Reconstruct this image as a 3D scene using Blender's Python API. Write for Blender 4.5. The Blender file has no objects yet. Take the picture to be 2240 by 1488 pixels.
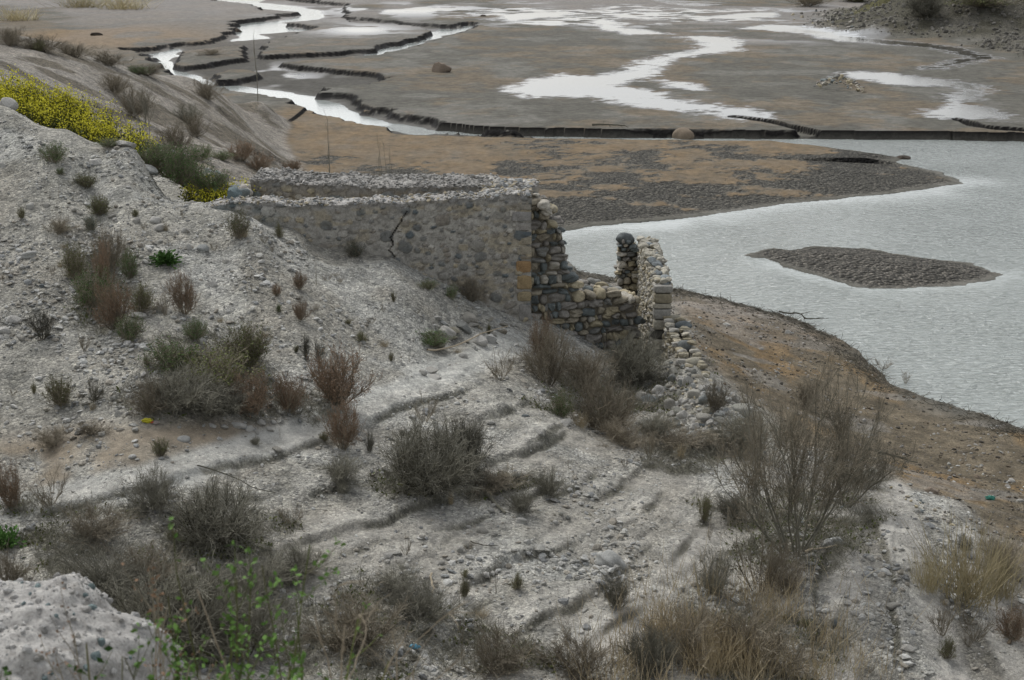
import bpy, math, random
import numpy as np
from math import radians as R

# ---------------------------------------------------------------- camera, sky, sun, exposure
C = bpy.context.scene
CAM_H, PITCH, F = 12.0, R(16.0), 2240 * 50 / 36.0
cam = bpy.data.cameras.new('camera'); cam_o = bpy.data.objects.new('camera', cam)
C.collection.objects.link(cam_o); C.camera = cam_o
cam.lens = 50; cam.sensor_width = 36; cam.clip_end = 4000; cam.clip_start = 0.1
cam_o.location = (0, 0, CAM_H); cam_o.rotation_euler = (R(90) - PITCH, 0, 0)
cam.dof.use_dof = True; cam.dof.focus_distance = 34; cam.dof.aperture_fstop = 3.2
world = bpy.data.worlds.new('World'); C.world = world; world.use_nodes = True
wn = world.node_tree.nodes; wl = world.node_tree.links
bgn = wn['Background']; sky = wn.new('ShaderNodeTexSky'); sky.sky_type = 'NISHITA'; sky.sun_disc = False
SUN_EL, SUN_ROT = R(52), R(-35)
sky.sun_elevation = SUN_EL; sky.sun_rotation = SUN_ROT
sky.air_density = 1.0; sky.dust_density = 3.0
hs = wn.new('ShaderNodeHueSaturation'); hs.inputs['Saturation'].default_value = 0.22   # cloud cover greys the sky
wl.new(sky.outputs[0], hs.inputs['Color']); wl.new(hs.outputs[0], bgn.inputs[0])
bgn.inputs[1].default_value = 0.15
sun = bpy.data.lights.new('sun', 'SUN'); sun.energy = 0.8; sun.angle = R(14); sun.color = (1, 0.985, 0.95)
sun_o = bpy.data.objects.new('sun', sun); C.collection.objects.link(sun_o)
# the sun stands beyond the lake, a little to the left of the view
sd = np.array([math.sin(SUN_ROT) * math.cos(SUN_EL), math.cos(SUN_ROT) * math.cos(SUN_EL), math.sin(SUN_EL)])
from mathutils import Vector, Matrix, Quaternion
sun_o.rotation_euler = Vector(sd).to_track_quat('Z', 'Y').to_euler()
C.view_settings.view_transform = 'Standard'; C.view_settings.look = 'None'
C.view_settings.exposure = 0.45; C.view_settings.gamma = 1.0

# ---------------------------------------------------------------- helpers: projection
CP, SP = math.cos(PITCH), math.sin(PITCH)
def ray(px, py):
    px = np.asarray(px, float); py = np.asarray(py, float)
    xc = (px - 1120) / F; yc = (744 - py) / F
    return np.stack([xc, CP + yc * SP, -SP + yc * CP], -1)
def at(px, py, d):
    r = ray(px, py); k = d / r[..., 1]
    return np.stack([r[..., 0] * k, r[..., 1] * k, CAM_H + r[..., 2] * k], -1)
def onz(px, py, z):
    r = ray(px, py); k = (z - CAM_H) / np.minimum(r[..., 2], -1e-4)
    return np.stack([r[..., 0] * k, r[..., 1] * k, CAM_H + r[..., 2] * k], -1)
def poly(pts, z):
    a = np.array(pts, float); return onz(a[:, 0], a[:, 1], z)[:, :2]

# ---------------------------------------------------------------- helpers: noise and distance
def hash2(i, j, s):
    n = (i.astype(np.int64) * 374761393 + j.astype(np.int64) * 668265263 + s * 1442695041) & 0xffffffff
    n = ((n ^ (n >> 13)) * 1274126177) & 0xffffffff
    return ((n ^ (n >> 16)) & 0xffffff) / float(0xffffff)
def vnoise(x, y, s=0):
    i = np.floor(x); j = np.floor(y); fx = x - i; fy = y - j
    fx = fx * fx * (3 - 2 * fx); fy = fy * fy * (3 - 2 * fy)
    a = hash2(i, j, s); b = hash2(i + 1, j, s); c = hash2(i, j + 1, s); d = hash2(i + 1, j + 1, s)
    return (a + (b - a) * fx) * (1 - fy) + (c + (d - c) * fx) * fy
def fbm(x, y, s=0, o=4):
    t = 0; a = 0.5; n = 0
    for k in range(o):
        t = t + a * vnoise(x * 2 ** k + 17.3 * k, y * 2 ** k - 9.1 * k, s + k); n += a; a *= 0.5
    return t / n
def sst(a, b, x):
    t = np.clip((x - a) / (b - a), 0, 1); return t * t * (3 - 2 * t)
def sdist(x, y, P, pad=1e9):
    """signed distance to polygon P, positive inside"""
    shp = x.shape; x = x.ravel(); y = y.ravel()
    out = np.full(x.shape, -pad, float)
    lo = P.min(0) - pad; hi = P.max(0) + pad
    m = (x > lo[0]) & (x < hi[0]) & (y > lo[1]) & (y < hi[1])
    xs = x[m]; ys = y[m]
    if xs.size:
        d = np.full(xs.shape, 1e18); ins = np.zeros(xs.shape, bool)
        for k in range(len(P)):
            ax, ay = P[k]; bx, by = P[(k + 1) % len(P)]
            ex, ey = bx - ax, by - ay
            t = np.clip(((xs - ax) * ex + (ys - ay) * ey) / (ex * ex + ey * ey + 1e-12), 0, 1)
            d = np.minimum(d, (xs - ax - t * ex) ** 2 + (ys - ay - t * ey) ** 2)
            if ay != by:
                c = ((ay > ys) != (by > ys)) & (xs < (bx - ax) * (ys - ay) / (by - ay) + ax)
                ins ^= c
        d = np.sqrt(d); out[m] = np.where(ins, d, -d)
    return out.reshape(shp)
def ldist(x, y, P):
    """distance to an open line"""
    d = np.full(x.shape, 1e18)
    for k in range(len(P) - 1):
        ax, ay = P[k]; bx, by = P[k + 1]; ex, ey = bx - ax, by - ay
        t = np.clip(((x - ax) * ex + (y - ay) * ey) / (ex * ex + ey * ey + 1e-12), 0, 1)
        d = np.minimum(d, (x - ax - t * ex) ** 2 + (y - ay - t * ey) ** 2)
    return np.sqrt(d)

# ---------------------------------------------------------------- terrain
# hillside control points: (px, py, distance from the viewpoint)
HP = [(0,1130,19.6),(0,1300,17.2),(0,900,22.5),(100,900,22.6),(0,750,24.8),(0,600,27),(0,420,30.5),(0,300,33),(0,225,34.5),(150,275,34),
 (300,325,33.5),(340,405,33),(420,440,31.6),(200,400,31.5),(200,550,28.5),(200,700,25.8),(300,950,21.6),(420,870,23),(500,700,26.2),(500,560,28.8),(560,490,30.0),
 (520,474,30.9),(580,500,31.0),(650,512,31.1),(670,535,31.0),(700,552,31.15),(740,564,31.2),(780,567,31.3),(860,575,31.3),(930,612,31.4),(1000,642,31.5),(1075,685,31.65),(1150,716,31.8),(740,600,29.8),(860,620,30),(600,540,29.6),(950,660,30.3),(1060,720,30.6),(800,700,28.2),(960,720,29.6),(700,860,24.2),(1000,800,27.9),
 (600,1000,22),(850,900,24.5),(1150,800,29.2),(1150,900,26),(300,1100,19.8),(700,1150,20.3),(900,1250,19.2),(600,1400,17),(300,1400,16.3),(0,1400,15.8),(1000,1488,16.6),
 (1000,1030,22.9),(1300,1300,19.4),(1600,1480,17.4),(1300,1488,16.9),(1250,960,25.4),(1500,1000,25.6),(1500,860,29.6),(1300,760,33),(1300,900,28.4),(1400,1130,22.2),(1700,1100,23.4),(1600,1250,20.8),(1900,1060,25),
 (2000,1200,21.6),(2100,1130,24.2),(2240,1250,22.2),(2240,1488,18.4),(1850,1488,17.7),(1850,1250,20.6),(2050,1400,19.2)]
HZ = [(0,150,46,0),(0,110,56,0),(0,72,64,0),(150,100,68,0),(300,157,74,0),(400,184,80,0),(480,206,84,0),(570,224,88,0),(300,230,57,0),(450,290,62,0),(330,320,46,0),(450,350,44,0),
 (560,352,50,0),(420,400,38.5,0)]
hx = []
for px, py, d in HP: hx.append(at(px, py, d))
for px, py, d, _ in HZ: hx.append(at(px, py, d))
# explicit world points: shore, valley, the ground near the viewpoint
def wz(px, py, z): return onz(px, py, z)
for px, py, z in [(620,335,0.5),(560,255,1.4),(640,300,0.1),(1700,850,1.05),(2000,1000,0.55),(1850,900,0.6),(1600,760,1.1),(2240,1050,0.75),(2240,958,0.0),(2150,922,0),(1950,852,0),(1905,812,0),(1800,737,0),
                  (1640,682,0),(1500,650,0),(1320,614,0),(1600,640,-.6),(1900,700,-.9),(2240,800,-1),(1300,560,-.6),(2600,1000,0),(2700,1200,.9)]: hx.append(wz(px, py, z))
for x, y, z in [(0,2,10.2),(0,4,8.7),(0,6,7.55),(0,8,6.35),(0,10,5.2),(0,13,3.95),(-5,4,8.9),(5,4,8.4),(-5,8,6.6),(5,8,5.9),(-6,12,4.6),(6,12,3.7),(-12,10,6.4),(12,10,4.0),(-14,18,5.2),(14,18,1.4),(-20,26,7.4),(-24,34,9.6),(-13.6,38,6.7),(-11.6,37.2,6.3),(-9.9,37,5.8),(-8.7,36,5.3),(-10.5,40,5.4),(-14.5,42,6.8),(-30,45,10),(-45,64,10),
                (-8,39,4.9),(-3,40,3.4),(1,40,2.6),(0,46,0.8),(-5,48,2.0),(-9,54,2.6),(5,38,1.5),(2.5,36,1.7),(-3,34.5,4.6),(-10,70,0.3),(-30,110,-1),(-60,120,-1),(-16,100,-1),(0,100,-2),(30,100,-2),(60,150,-2),(0,200,-2),(-80,300,-2),(100,300,-2),(-60,80,6),(-17.5,96,-.6),(-21,92,.2),(20,45,-1),(40,60,-2),(-20,86,.2),(0,62,-1)]:
    hx.append(np.array([x, y, z], float))
hx = np.array(hx)
def uv(x, y): return np.stack([x / (y + 4) * 3.2, np.log(y + 4)], -1)
U = uv(hx[:, 0], hx[:, 1]); CQ = 0.035
def phi(r2): return -np.sqrt(r2 + CQ * CQ)
K = phi(((U[:, None] - U[None]) ** 2).sum(-1)); n = len(U)
A = np.zeros((n + 3, n + 3)); A[:n, :n] = K + np.eye(n) * 0.0012; A[:n, n] = 1; A[:n, n + 1:] = U; A[n, :n] = 1; A[n + 1:, :n] = U.T
W = np.linalg.solve(A, np.concatenate([hx[:, 2], np.zeros(3)]))
def hill(x, y):
    q = uv(x, y); t = W[n] + q[..., 0] * W[n + 1] + q[..., 1] * W[n + 2]
    for k in range(n):
        t = t + W[k] * phi((q[..., 0] - U[k, 0]) ** 2 + (q[..., 1] - U[k, 1]) ** 2)
    return t
def on_hill(pts):
    d = np.exp(np.linspace(math.log(14), math.log(40), 500)); out = []
    for px, py in pts:
        r = ray(px, py); k = d / r[1]; z = CAM_H + r[2] * k; w = np.where(z < hill(r[0] * k, d))[0]; i = w[0] if len(w) else -1; out.append((r[0] * k[i], d[i]))
    return np.array(out)
# old shoreline ledges cut into the lower bank, each a low crumbling step: (points, height)
LEDGES = [(on_hill(p), a) for p, a in (
 ([(1020,935),(1062,917),(1110,895),(1170,868)],.15),([(980,1060),(1085,1018),(1180,985),(1262,942)],.12),([(620,1120),(700,1085),(780,1058),(860,1045)],.08),
 ([(560,1230),(690,1190),(820,1150),(930,1105),(1080,1075),(1200,1030)],.10),([(900,1185),(985,1163),(1060,1132),(1140,1108),(1240,1060)],.08),([(840,1262),(890,1238),(960,1208),(1005,1160)],.09),
 ([(1000,1330),(1040,1285),(1110,1240),(1215,1212),(1290,1180)],.10),([(1100,1430),(1180,1370),(1270,1318),(1380,1235),(1450,1165)],.10),([(1290,1110),(1360,1060),(1440,1010)],.07),
 ([(1460,1240),(1510,1170),(1560,1085)],.07),([(0,1150),(150,1112),(330,1075),(560,1010),(740,950),(900,890),(1050,845)],.09),([(1240,1450),(1330,1380),(1440,1310)],.07),
 ([(1895,1095),(1925,1180),(1945,1260),(1955,1340),(1975,1480)],.10),([(1760,1480),(1775,1330),(1800,1200)],.08),([(2010,1130),(2060,1230),(2110,1340),(2180,1480)],.07),([(1680,1480),(1640,1380),(1600,1300)],.06),([(1120,1000),(1190,968),(1250,925)],.07),([(700,1235),(800,1205),(900,1165)],.06),([(1160,1120),(1260,1075),(1330,1030)],.06),([(960,1400),(1040,1350),(1120,1300)],.06),([(1330,1190),(1400,1130),(1470,1060)],.07),([(450,1120),(560,1090),(660,1055)],.06))]
LAKE = poly([(1235,505),(1300,495),(1450,483),(1600,465),(1750,443),(1900,430),(2000,418),(2060,407),(2115,402),(2060,378),(1990,362),(1962,355),(1985,345),(1900,334),(1780,318),(1690,310),(1600,309),(1400,307),(1100,302),(940,294),
 (930,284),(985,288),(1042,293),(1120,297),(1300,301),(1480,303),(1690,304),(1900,305),(2095,306),(2240,310),(2700,318),(3300,330),(3300,1500),(2700,1180),(2400,1020),(2240,955),(2150,920),(2080,893),(1950,850),(1905,810),(1880,780),(1800,735),(1740,705),(1640,680),(1560,660),(1500,648),
 (1400,632),(1320,612),(1270,600),(1230,565),(1200,525),(1215,508)], 0)
ISLAND = poly([(1638,556),(1700,545),(1790,541),(1900,545),(2000,562),(2120,578),(2197,600),(2160,615),(2080,628),(1980,635),(1900,634),(1820,615),(1740,590),(1680,572)], 0)
CL = np.array([(700,209),(750,212),(800,232),(850,249),(910,262),(985,281),(1042,286),(1120,286),(1190,282),(1320,284),(1480,284),(1690,287),(1770,286),(1825,292),(1930,291),(2095,294),(2240,297),(2700,304),(3400,315)], float)
CLW = onz(CL[:, 0], CL[:, 1], 0.5)[:, :2]
BIG = poly([(252,108),(302,110),(370,102),(437,93),(482,82),(505,70),(515,50),(600,38),(560,15),(470,4),(440,-14),(620,-14),(640,0),(760,12),(760,40),(900,52),(985,60),(1030,50),(1045,60),(1000,78),(900,106),(842,120),(860,150),(846,180),(815,190),(760,190),(720,196),(699,208),
 (750,213),(800,233),(850,250),(910,263),(985,282),(1042,287),(1060,296),(940,295),(850,287),(760,266),(690,243),(640,226),(560,212),(470,195),(400,174),(350,155),(330,135),(325,120)], 0.3)
PLAT = [poly(p, 0.4) for p in ([(373,142),(403,148),(487,135),(544,129),(540,100),(480,104),(410,112),(385,122)],
 [(564,126),(638,121),(750,115),(820,108),(828,100),(918,84),(952,70),(900,58),(760,50),(640,75),(575,95)],
 [(600,139),(638,146),(706,151),(750,155),(800,160),(842,172),(900,160),(1060,60),(985,80),(900,107),(820,122),(700,132)],
 [(464,163),(480,177),(514,176),(561,167),(560,156),(500,154)],
 [(630,52),(700,60),(718,67),(790,62),(760,40),(680,46)],
 [(500,30),(560,34),(640,32),(660,28),(600,26),(520,24)])]
STREAM = [poly(p, 0.0) for p in (
 [(480,-12),(600,-10),(560,6),(640,14),(690,22),(708,34),(690,44),(610,50),(640,62),(712,72),(640,70),(560,76),(590,84),(500,92),(530,80),(505,64),(520,48),(600,48),(660,36),(640,26),(560,16),(475,4)],
 [(335,120),(385,108),(392,112),(375,128),(378,145),(400,158),(470,183),(600,200),(690,214),(760,244),(850,270),(935,287),(935,293),(850,285),(760,264),(690,240),(600,215),(520,204),(440,188),(390,172),(350,148)],
 [(1035,50),(1000,52),(960,70),(900,88),(850,106),(790,122),(810,124),(870,108),(930,90),(1000,70),(1035,62)])]
CRACK = [onz(*np.array(p, float).T, 0.45)[:, :2] for p in ([(1612,257),(1680,266),(1760,284),(1800,292)],[(2095,262),(2130,276),(2180,282),(2300,290)])]
WET = [poly(p, 0.5) for p in (
 [(1108,200),(1118,186),(1150,176),(1230,160),(1300,166),(1370,156),(1400,135),(1470,122),(1530,108),(1525,95),(1495,82),(1530,80),(1595,82),(1632,93),(1610,100),(1605,112),(1560,118),(1480,128),(1440,145),(1420,165),(1385,178),(1350,190),(1420,198),(1470,218),(1560,232),(1650,240),(1680,258),(1630,262),(1580,255),(1540,243),(1440,237),(1380,230),(1300,212),(1240,210),(1160,212)],
 [(1440,176),(1510,180),(1545,198),(1500,196),(1450,190)],
 [(1830,160),(1880,156),(1990,168),(2080,176),(2135,182),(2152,202),(2128,216),(2110,226),(2165,238),(2172,250),(2140,264),(2070,260),(2025,248),(2060,238),(2090,232),(2070,212),(2110,206),(2118,196),(2080,188),(1990,186),(1900,178),(1850,170)],
 [(2190,128),(2150,130),(2040,152),(2030,148),(2120,126),(2085,112),(2040,104),(1950,98),(1860,92),(1780,78),(1700,68),(1620,64),(1680,54),(1760,60),(1830,70),(1900,84),(2000,94),(2100,104),(2140,122)],
 [(1530,40),(1600,32),(1700,28),(1690,38),(1600,42)],[(1880,64),(1960,68),(2000,76),(1940,76)],
 [(1360,62),(1440,70),(1470,76),(1380,76),(1330,66),(1290,50),(1340,44)],[(1080,34),(1240,26),(1240,36),(1120,46)],[(1120,50),(1290,52),(1200,57)])]
MOUND = [(59,137,8,8,1.3),(62,182,18,20,5.5),(78,200,26,30,7.5),(60,150,9,9,1.0)]
# the grid the ground is sampled on: rows closer together near the viewpoint
NU, NV = 1260, 1560
us = np.linspace(-0.60, 0.60, NU); vs = np.exp(np.linspace(math.log(1.6 + 4), math.log(330 + 4), NV)) - 4
X = us[None, :] * (vs[:, None] + 4) ; Y = np.repeat(vs[:, None], NU, 1)
def pxy(x, y, z):
    yy = y; zz = z - CAM_H
    dep = yy * CP - zz * SP; up = yy * SP + zz * CP
    return 1120 + F * x / dep, 744 - F * up / dep
def ground_all(X, Y):
    H = hill(X, Y)
    nb = fbm(X * .35, Y * .35, 3, 4)
    H = H + (nb - .5) * .35 + (fbm(X * 1.7, Y * 1.7, 5, 3) - .5) * .12
    # old shorelines: small terraces cut along the contours of the lower bank
    ss = X * .88 - (Y - 20) * (.47 - .035 * np.clip(X, -4, 8)) + (fbm(X * .25, Y * .25, 9, 3) - .5) * .9 + (fbm(X * 2, Y * 2, 10, 3) - .5) * .16
    riser_l = np.zeros(X.shape); tread = np.zeros(X.shape); q = ss / .78 + .35 * np.sin(ss * 1.3); fr = q - np.floor(q)
    tmask = sst(3.95, 3.4, H) * sst(1.2, 1.6, H) * sst(31, 28, Y) * sst(10, 13, Y)
    tm = tmask * (.22 + .78 * sst(.40, .6, fbm(X * .5 + 4, Y * .5, 12, 3)))
    saw = fr - sst(.88, .98, fr)
    H = H + tm * .035 * saw
    jl = (fbm(X * 1.5, Y * 1.5, 14, 4) - .5) * .5
    for P, a in LEDGES:
        lo = P.min(0) - 2; hi = P.max(0) + 2
        i0, i1 = np.where((Y[:, 0] > lo[1]) & (Y[:, 0] < hi[1]))[0][[0, -1]]
        sl = slice(i0, i1 + 1); xx = X[sl]; yy = Y[sl]; d = np.full(xx.shape, 1e9); sg = np.ones(xx.shape)
        for k in range(len(P) - 1):
            e = P[k + 1] - P[k]; t = np.clip(((xx - P[k, 0]) * e[0] + (yy - P[k, 1]) * e[1]) / (e @ e), 0, 1); dx = xx - P[k, 0] - t * e[0]; dy = yy - P[k, 1] - t * e[1]; dd_ = np.sqrt(dx * dx + dy * dy)
            s_ = np.where(e[0] * dy - e[1] * dx > 0, 1.0, -1.0); sg = np.where(dd_ < d, s_, sg); d = np.minimum(d, dd_)
        s_ = d * sg + jl[sl] * .45; ends = np.minimum(np.hypot(xx - P[0, 0], yy - P[0, 1]), np.hypot(xx - P[-1, 0], yy - P[-1, 1])); f = sst(0, 1.0, ends) * sst(.25, .5, fbm(xx * .9, yy * .9, 16 + len(P), 3) + .08)
        H[sl] += .72 * a * f * np.tanh(s_ / .045) * np.exp(-np.abs(s_) / .55)
        riser_l[sl] = np.maximum(riser_l[sl], f * sst(.075, .02, np.abs(s_ + .03))); tread[sl] = np.maximum(tread[sl], f * sst(.0, .08, s_) * sst(.65, .25, s_))
    riser = riser_l
    H = H + .42 * np.exp(-(ldist(X, Y, np.array([(4.0, 31.2), (4.15, 29.2), (4.5, 27.6)])) / .62) ** 2)   # bank of fallen wall earth
    # valley floor
    jit = (fbm(X * .5, Y * .35, 21, 5) - .5) * 1.3
    fl_ = 0.5 + (fbm(X * .05, Y * .05, 30, 3) - .5) * .12 + sst(140, 320, Y) * .2
    big = sdist(X, Y, BIG, 20) + jit * 2.2
    low = sst(-.3, .4, big)
    for P in PLAT:
        low = low * (1 - sst(-.3, .35, sdist(X, Y, P, 6) + jit * 1.6))
    bed = 0.06 + (fbm(X * .3, Y * .15, 33, 3) - .5) * .1
    Fz = fl_ * (1 - low) + bed * low
    st = np.full(X.shape, -9.0)
    for P in STREAM: st = np.maximum(st, sdist(X, Y, P, 9) + jit * 1.2)
    Fz = np.where(st > -1.2, Fz - sst(-.8, .4, st) * .2 * sst(.0, .5, low), Fz)
    for L in CRACK:
        cd = ldist(X, Y, L) - .45 - jit * .8; Fz = Fz - sst(.15, -.1, cd) * .36
    # lake and its shores
    lk = sdist(X, Y, LAKE, 60); isl = sdist(X, Y, ISLAND, 30)
    j2 = (fbm(X * .8, Y * .8, 41, 4) - .5)
    lk = np.minimum(lk, -isl) + j2 * .6 + (isl > -2) * (fbm(X * 1.1, Y * 1.1, 42, 3) - .5) * .7
    ycl = np.interp(X, CLW[:, 0], CLW[:, 1], left=1e9) + jit * 1.6
    south = (Y < ycl) & (X > CLW[0, 0])
    so = np.where(south, 1.0, 0.0)
    barn = sst(CLW[0, 0] - 8, CLW[0, 0], X)
    rise = np.where(Y > 76, .16, .045)
    bar = np.clip(-lk * rise, -.5, .34) + (fbm(X * .2, Y * .2, 44, 3) - .5) * .08
    bar = np.where(lk < 0, np.maximum(bar, .004), bar)
    so = sst(.45, -.4, Y - ycl) * (X > CLW[0, 0]) * (low < .5); Fz = Fz * (1 - so) + np.minimum(Fz, bar) * so
    for mx, my, sx, sy, mh in MOUND:
        g = np.exp(-((X - mx) / sx) ** 2 - ((Y - my) / sy) ** 2)
        Fz = Fz + mh * sst(.12, .9, g + (fbm(X * .12, Y * .12, 50, 4) - .5) * .25) * 1.0
    m = H - Fz; k = .25
    hmask = sst(-.25, .15, m)
    Z = Fz + np.where(m > 3, m, np.log1p(np.exp(np.clip(m / k, -30, 12))) * k)
    Z = np.where(lk > -.0, np.minimum(Z, -.02 - np.clip(lk, 0, 6) * .1), Z)
    near = (lk <= 0) & (Y < 60)
    Z = np.where(near, np.maximum(Z, np.clip(-lk * .12, 0, .35) + .006), Z)
    clod = sst(.35, .0, np.abs(fbm(X * 3.2, Y * 3.2, 60, 2) - .5) * 4)
    return Z, dict(tread=tread, hill=hmask, riser=riser, low=low, st=st, lk=lk, south=so, isl=isl, H=H, ycl=ycl, jit=jit, nb=nb)
Z, M_ = ground_all(X, Y)
LV0 = math.log(vs[0] + 4); LV1 = math.log(vs[-1] + 4)
def gz(x, y):
    """height of the ground at (x, y)"""
    x = np.asarray(x, float); y = np.asarray(y, float)
    fi = (np.log(y + 4) - LV0) / (LV1 - LV0) * (NV - 1); fj = (x / (y + 4) + .6) / 1.2 * (NU - 1)
    fi = np.clip(fi, 0, NV - 1.001); fj = np.clip(fj, 0, NU - 1.001)
    i = fi.astype(int); j = fj.astype(int); a = fi - i; b = fj - j
    return (Z[i, j] * (1 - b) + Z[i, j + 1] * b) * (1 - a) + (Z[i + 1, j] * (1 - b) + Z[i + 1, j + 1] * b) * a
_D = np.exp(np.linspace(math.log(6), math.log(325), 2600))
def ground(px, py, dmin=0):
    """where the sight line through a photo point meets the ground"""
    r = ray(px, py); k = _D[_D > dmin] / r[1]
    p = r[None] * k[:, None]; z = CAM_H + p[:, 2]
    h = gz(p[:, 0], p[:, 1]); w = np.where(z < h)[0]
    i = w[0] if len(w) else len(k) - 1
    return np.array([p[i, 0], p[i, 1], h[i]])
# ---------------------------------------------------------------- helpers: objects and meshes
def tag(o, label=None, cat=None, group=None, kind=None):
    if label: o['label'] = label
    if cat: o['category'] = cat
    if group: o['group'] = group
    if kind: o['kind'] = kind
    return o
def link(o, parent=None):
    C.collection.objects.link(o)
    if parent: o.parent = parent
    return o
def empty(name, loc=(0, 0, 0), rz=0, sc=1):
    o = bpy.data.objects.new(name, None); o.empty_display_size = .2
    o.location = tuple(float(v) for v in loc); o.rotation_euler = (0, 0, rz)
    o.scale = (sc, sc, sc) if np.isscalar(sc) else sc
    return link(o)
def mesh_np(name, V, Fc, mat, smooth=False, attrs=None, matidx=None):
    """V (n,3); Fc (m,k) with one polygon size, or a list of such arrays"""
    me = bpy.data.meshes.new(name)
    Fs = Fc if isinstance(Fc, list) else [Fc]
    Fs = [f for f in Fs if len(f)]
    me.vertices.add(len(V)); me.vertices.foreach_set('co', np.ascontiguousarray(V, dtype=np.float32).ravel())
    loops = np.concatenate([f.ravel() for f in Fs]).astype(np.int32)
    tot = np.concatenate([np.full(len(f), f.shape[1]) for f in Fs]).astype(np.int32)
    start = np.concatenate([[0], np.cumsum(tot)[:-1]]).astype(np.int32)
    me.loops.add(len(loops)); me.loops.foreach_set('vertex_index', loops)
    me.polygons.add(len(tot)); me.polygons.foreach_set('loop_start', start); me.polygons.foreach_set('loop_total', tot)
    me.polygons.foreach_set('use_smooth', np.full(len(tot), smooth))
    for mm in (mat if isinstance(mat, (list, tuple)) else [mat]): me.materials.append(mm)
    if matidx is not None: me.polygons.foreach_set('material_index', np.asarray(matidx, dtype=np.int32))
    for k, a in (attrs or {}).items():
        a = np.asarray(a, dtype=np.float32)
        if a.ndim == 2:
            at_ = me.attributes.new(k, 'FLOAT_COLOR', 'POINT')
            if a.shape[1] == 3: a = np.concatenate([a, np.ones((len(a), 1), np.float32)], 1)
            at_.data.foreach_set('color', a.ravel())
        else:
            me.attributes.new(k, 'FLOAT', 'POINT').data.foreach_set('value', a)
    me.update(calc_edges=True); me.validate()
    return me
def obj(name, me, parent=None, loc=None, rot=None, sc=None):
    o = bpy.data.objects.new(name, me); link(o, parent)
    if loc is not None: o.location = tuple(float(v) for v in loc)
    if rot is not None: o.rotation_euler = rot
    if sc is not None: o.scale = sc if not np.isscalar(sc) else (sc,) * 3
    return o

# ---------------------------------------------------------------- materials
class NT:
    def __init__(s, name):
        s.m = bpy.data.materials.new(name); s.m.use_nodes = True; s.t = s.m.node_tree
        s.b = s.t.nodes['Principled BSDF']; s.b.inputs['Specular IOR Level'].default_value = .25
    def n(s, typ, **kw):
        q = s.t.nodes.new('ShaderNode' + typ)
        for k, v in kw.items():
            if k in q.bl_rna.properties: setattr(q, k, v)
            else:
                i = q.inputs[k.replace('_', ' ')]
                if hasattr(v, 'type') and hasattr(v, 'is_output'): s.t.links.new(v, i)
                else: i.default_value = v
        return q
    def l(s, a, b): s.t.links.new(a, b)
    def math(s, op, a, b=None, c=None):
        q = s.t.nodes.new('ShaderNodeMath'); q.operation = op
        for i, v in enumerate((a, b, c)):
            if v is None: continue
            if hasattr(v, 'is_output'): s.l(v, q.inputs[i])
            else: q.inputs[i].default_value = v
        return q.outputs[0]
    def mix(s, f, a, b, bt='MIX'):
        q = s.t.nodes.new('ShaderNodeMix'); q.data_type = 'RGBA'; q.blend_type = bt
        for i, v in ((0, f), (6, a), (7, b)):
            if hasattr(v, 'is_output'): s.l(v, q.inputs[i])
            else: q.inputs[i].default_value = v if i == 0 or len(v) == 4 else (*v, 1)
        return q.outputs[2]
    def ramp(s, f, stops):
        q = s.t.nodes.new('ShaderNodeValToRGB'); s.l(f, q.inputs[0]); e = q.color_ramp.elements
        while len(e) < len(stops): e.new(.5)
        for i, (p, c) in enumerate(stops):
            e[i].position = p; e[i].color = (*c, 1) if len(c) == 3 else c
        return q.outputs[0]
def pos(t): return t.n('NewGeometry').outputs['Position']
def attr(t, name): return t.n('Attribute', attribute_name=name)

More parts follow.
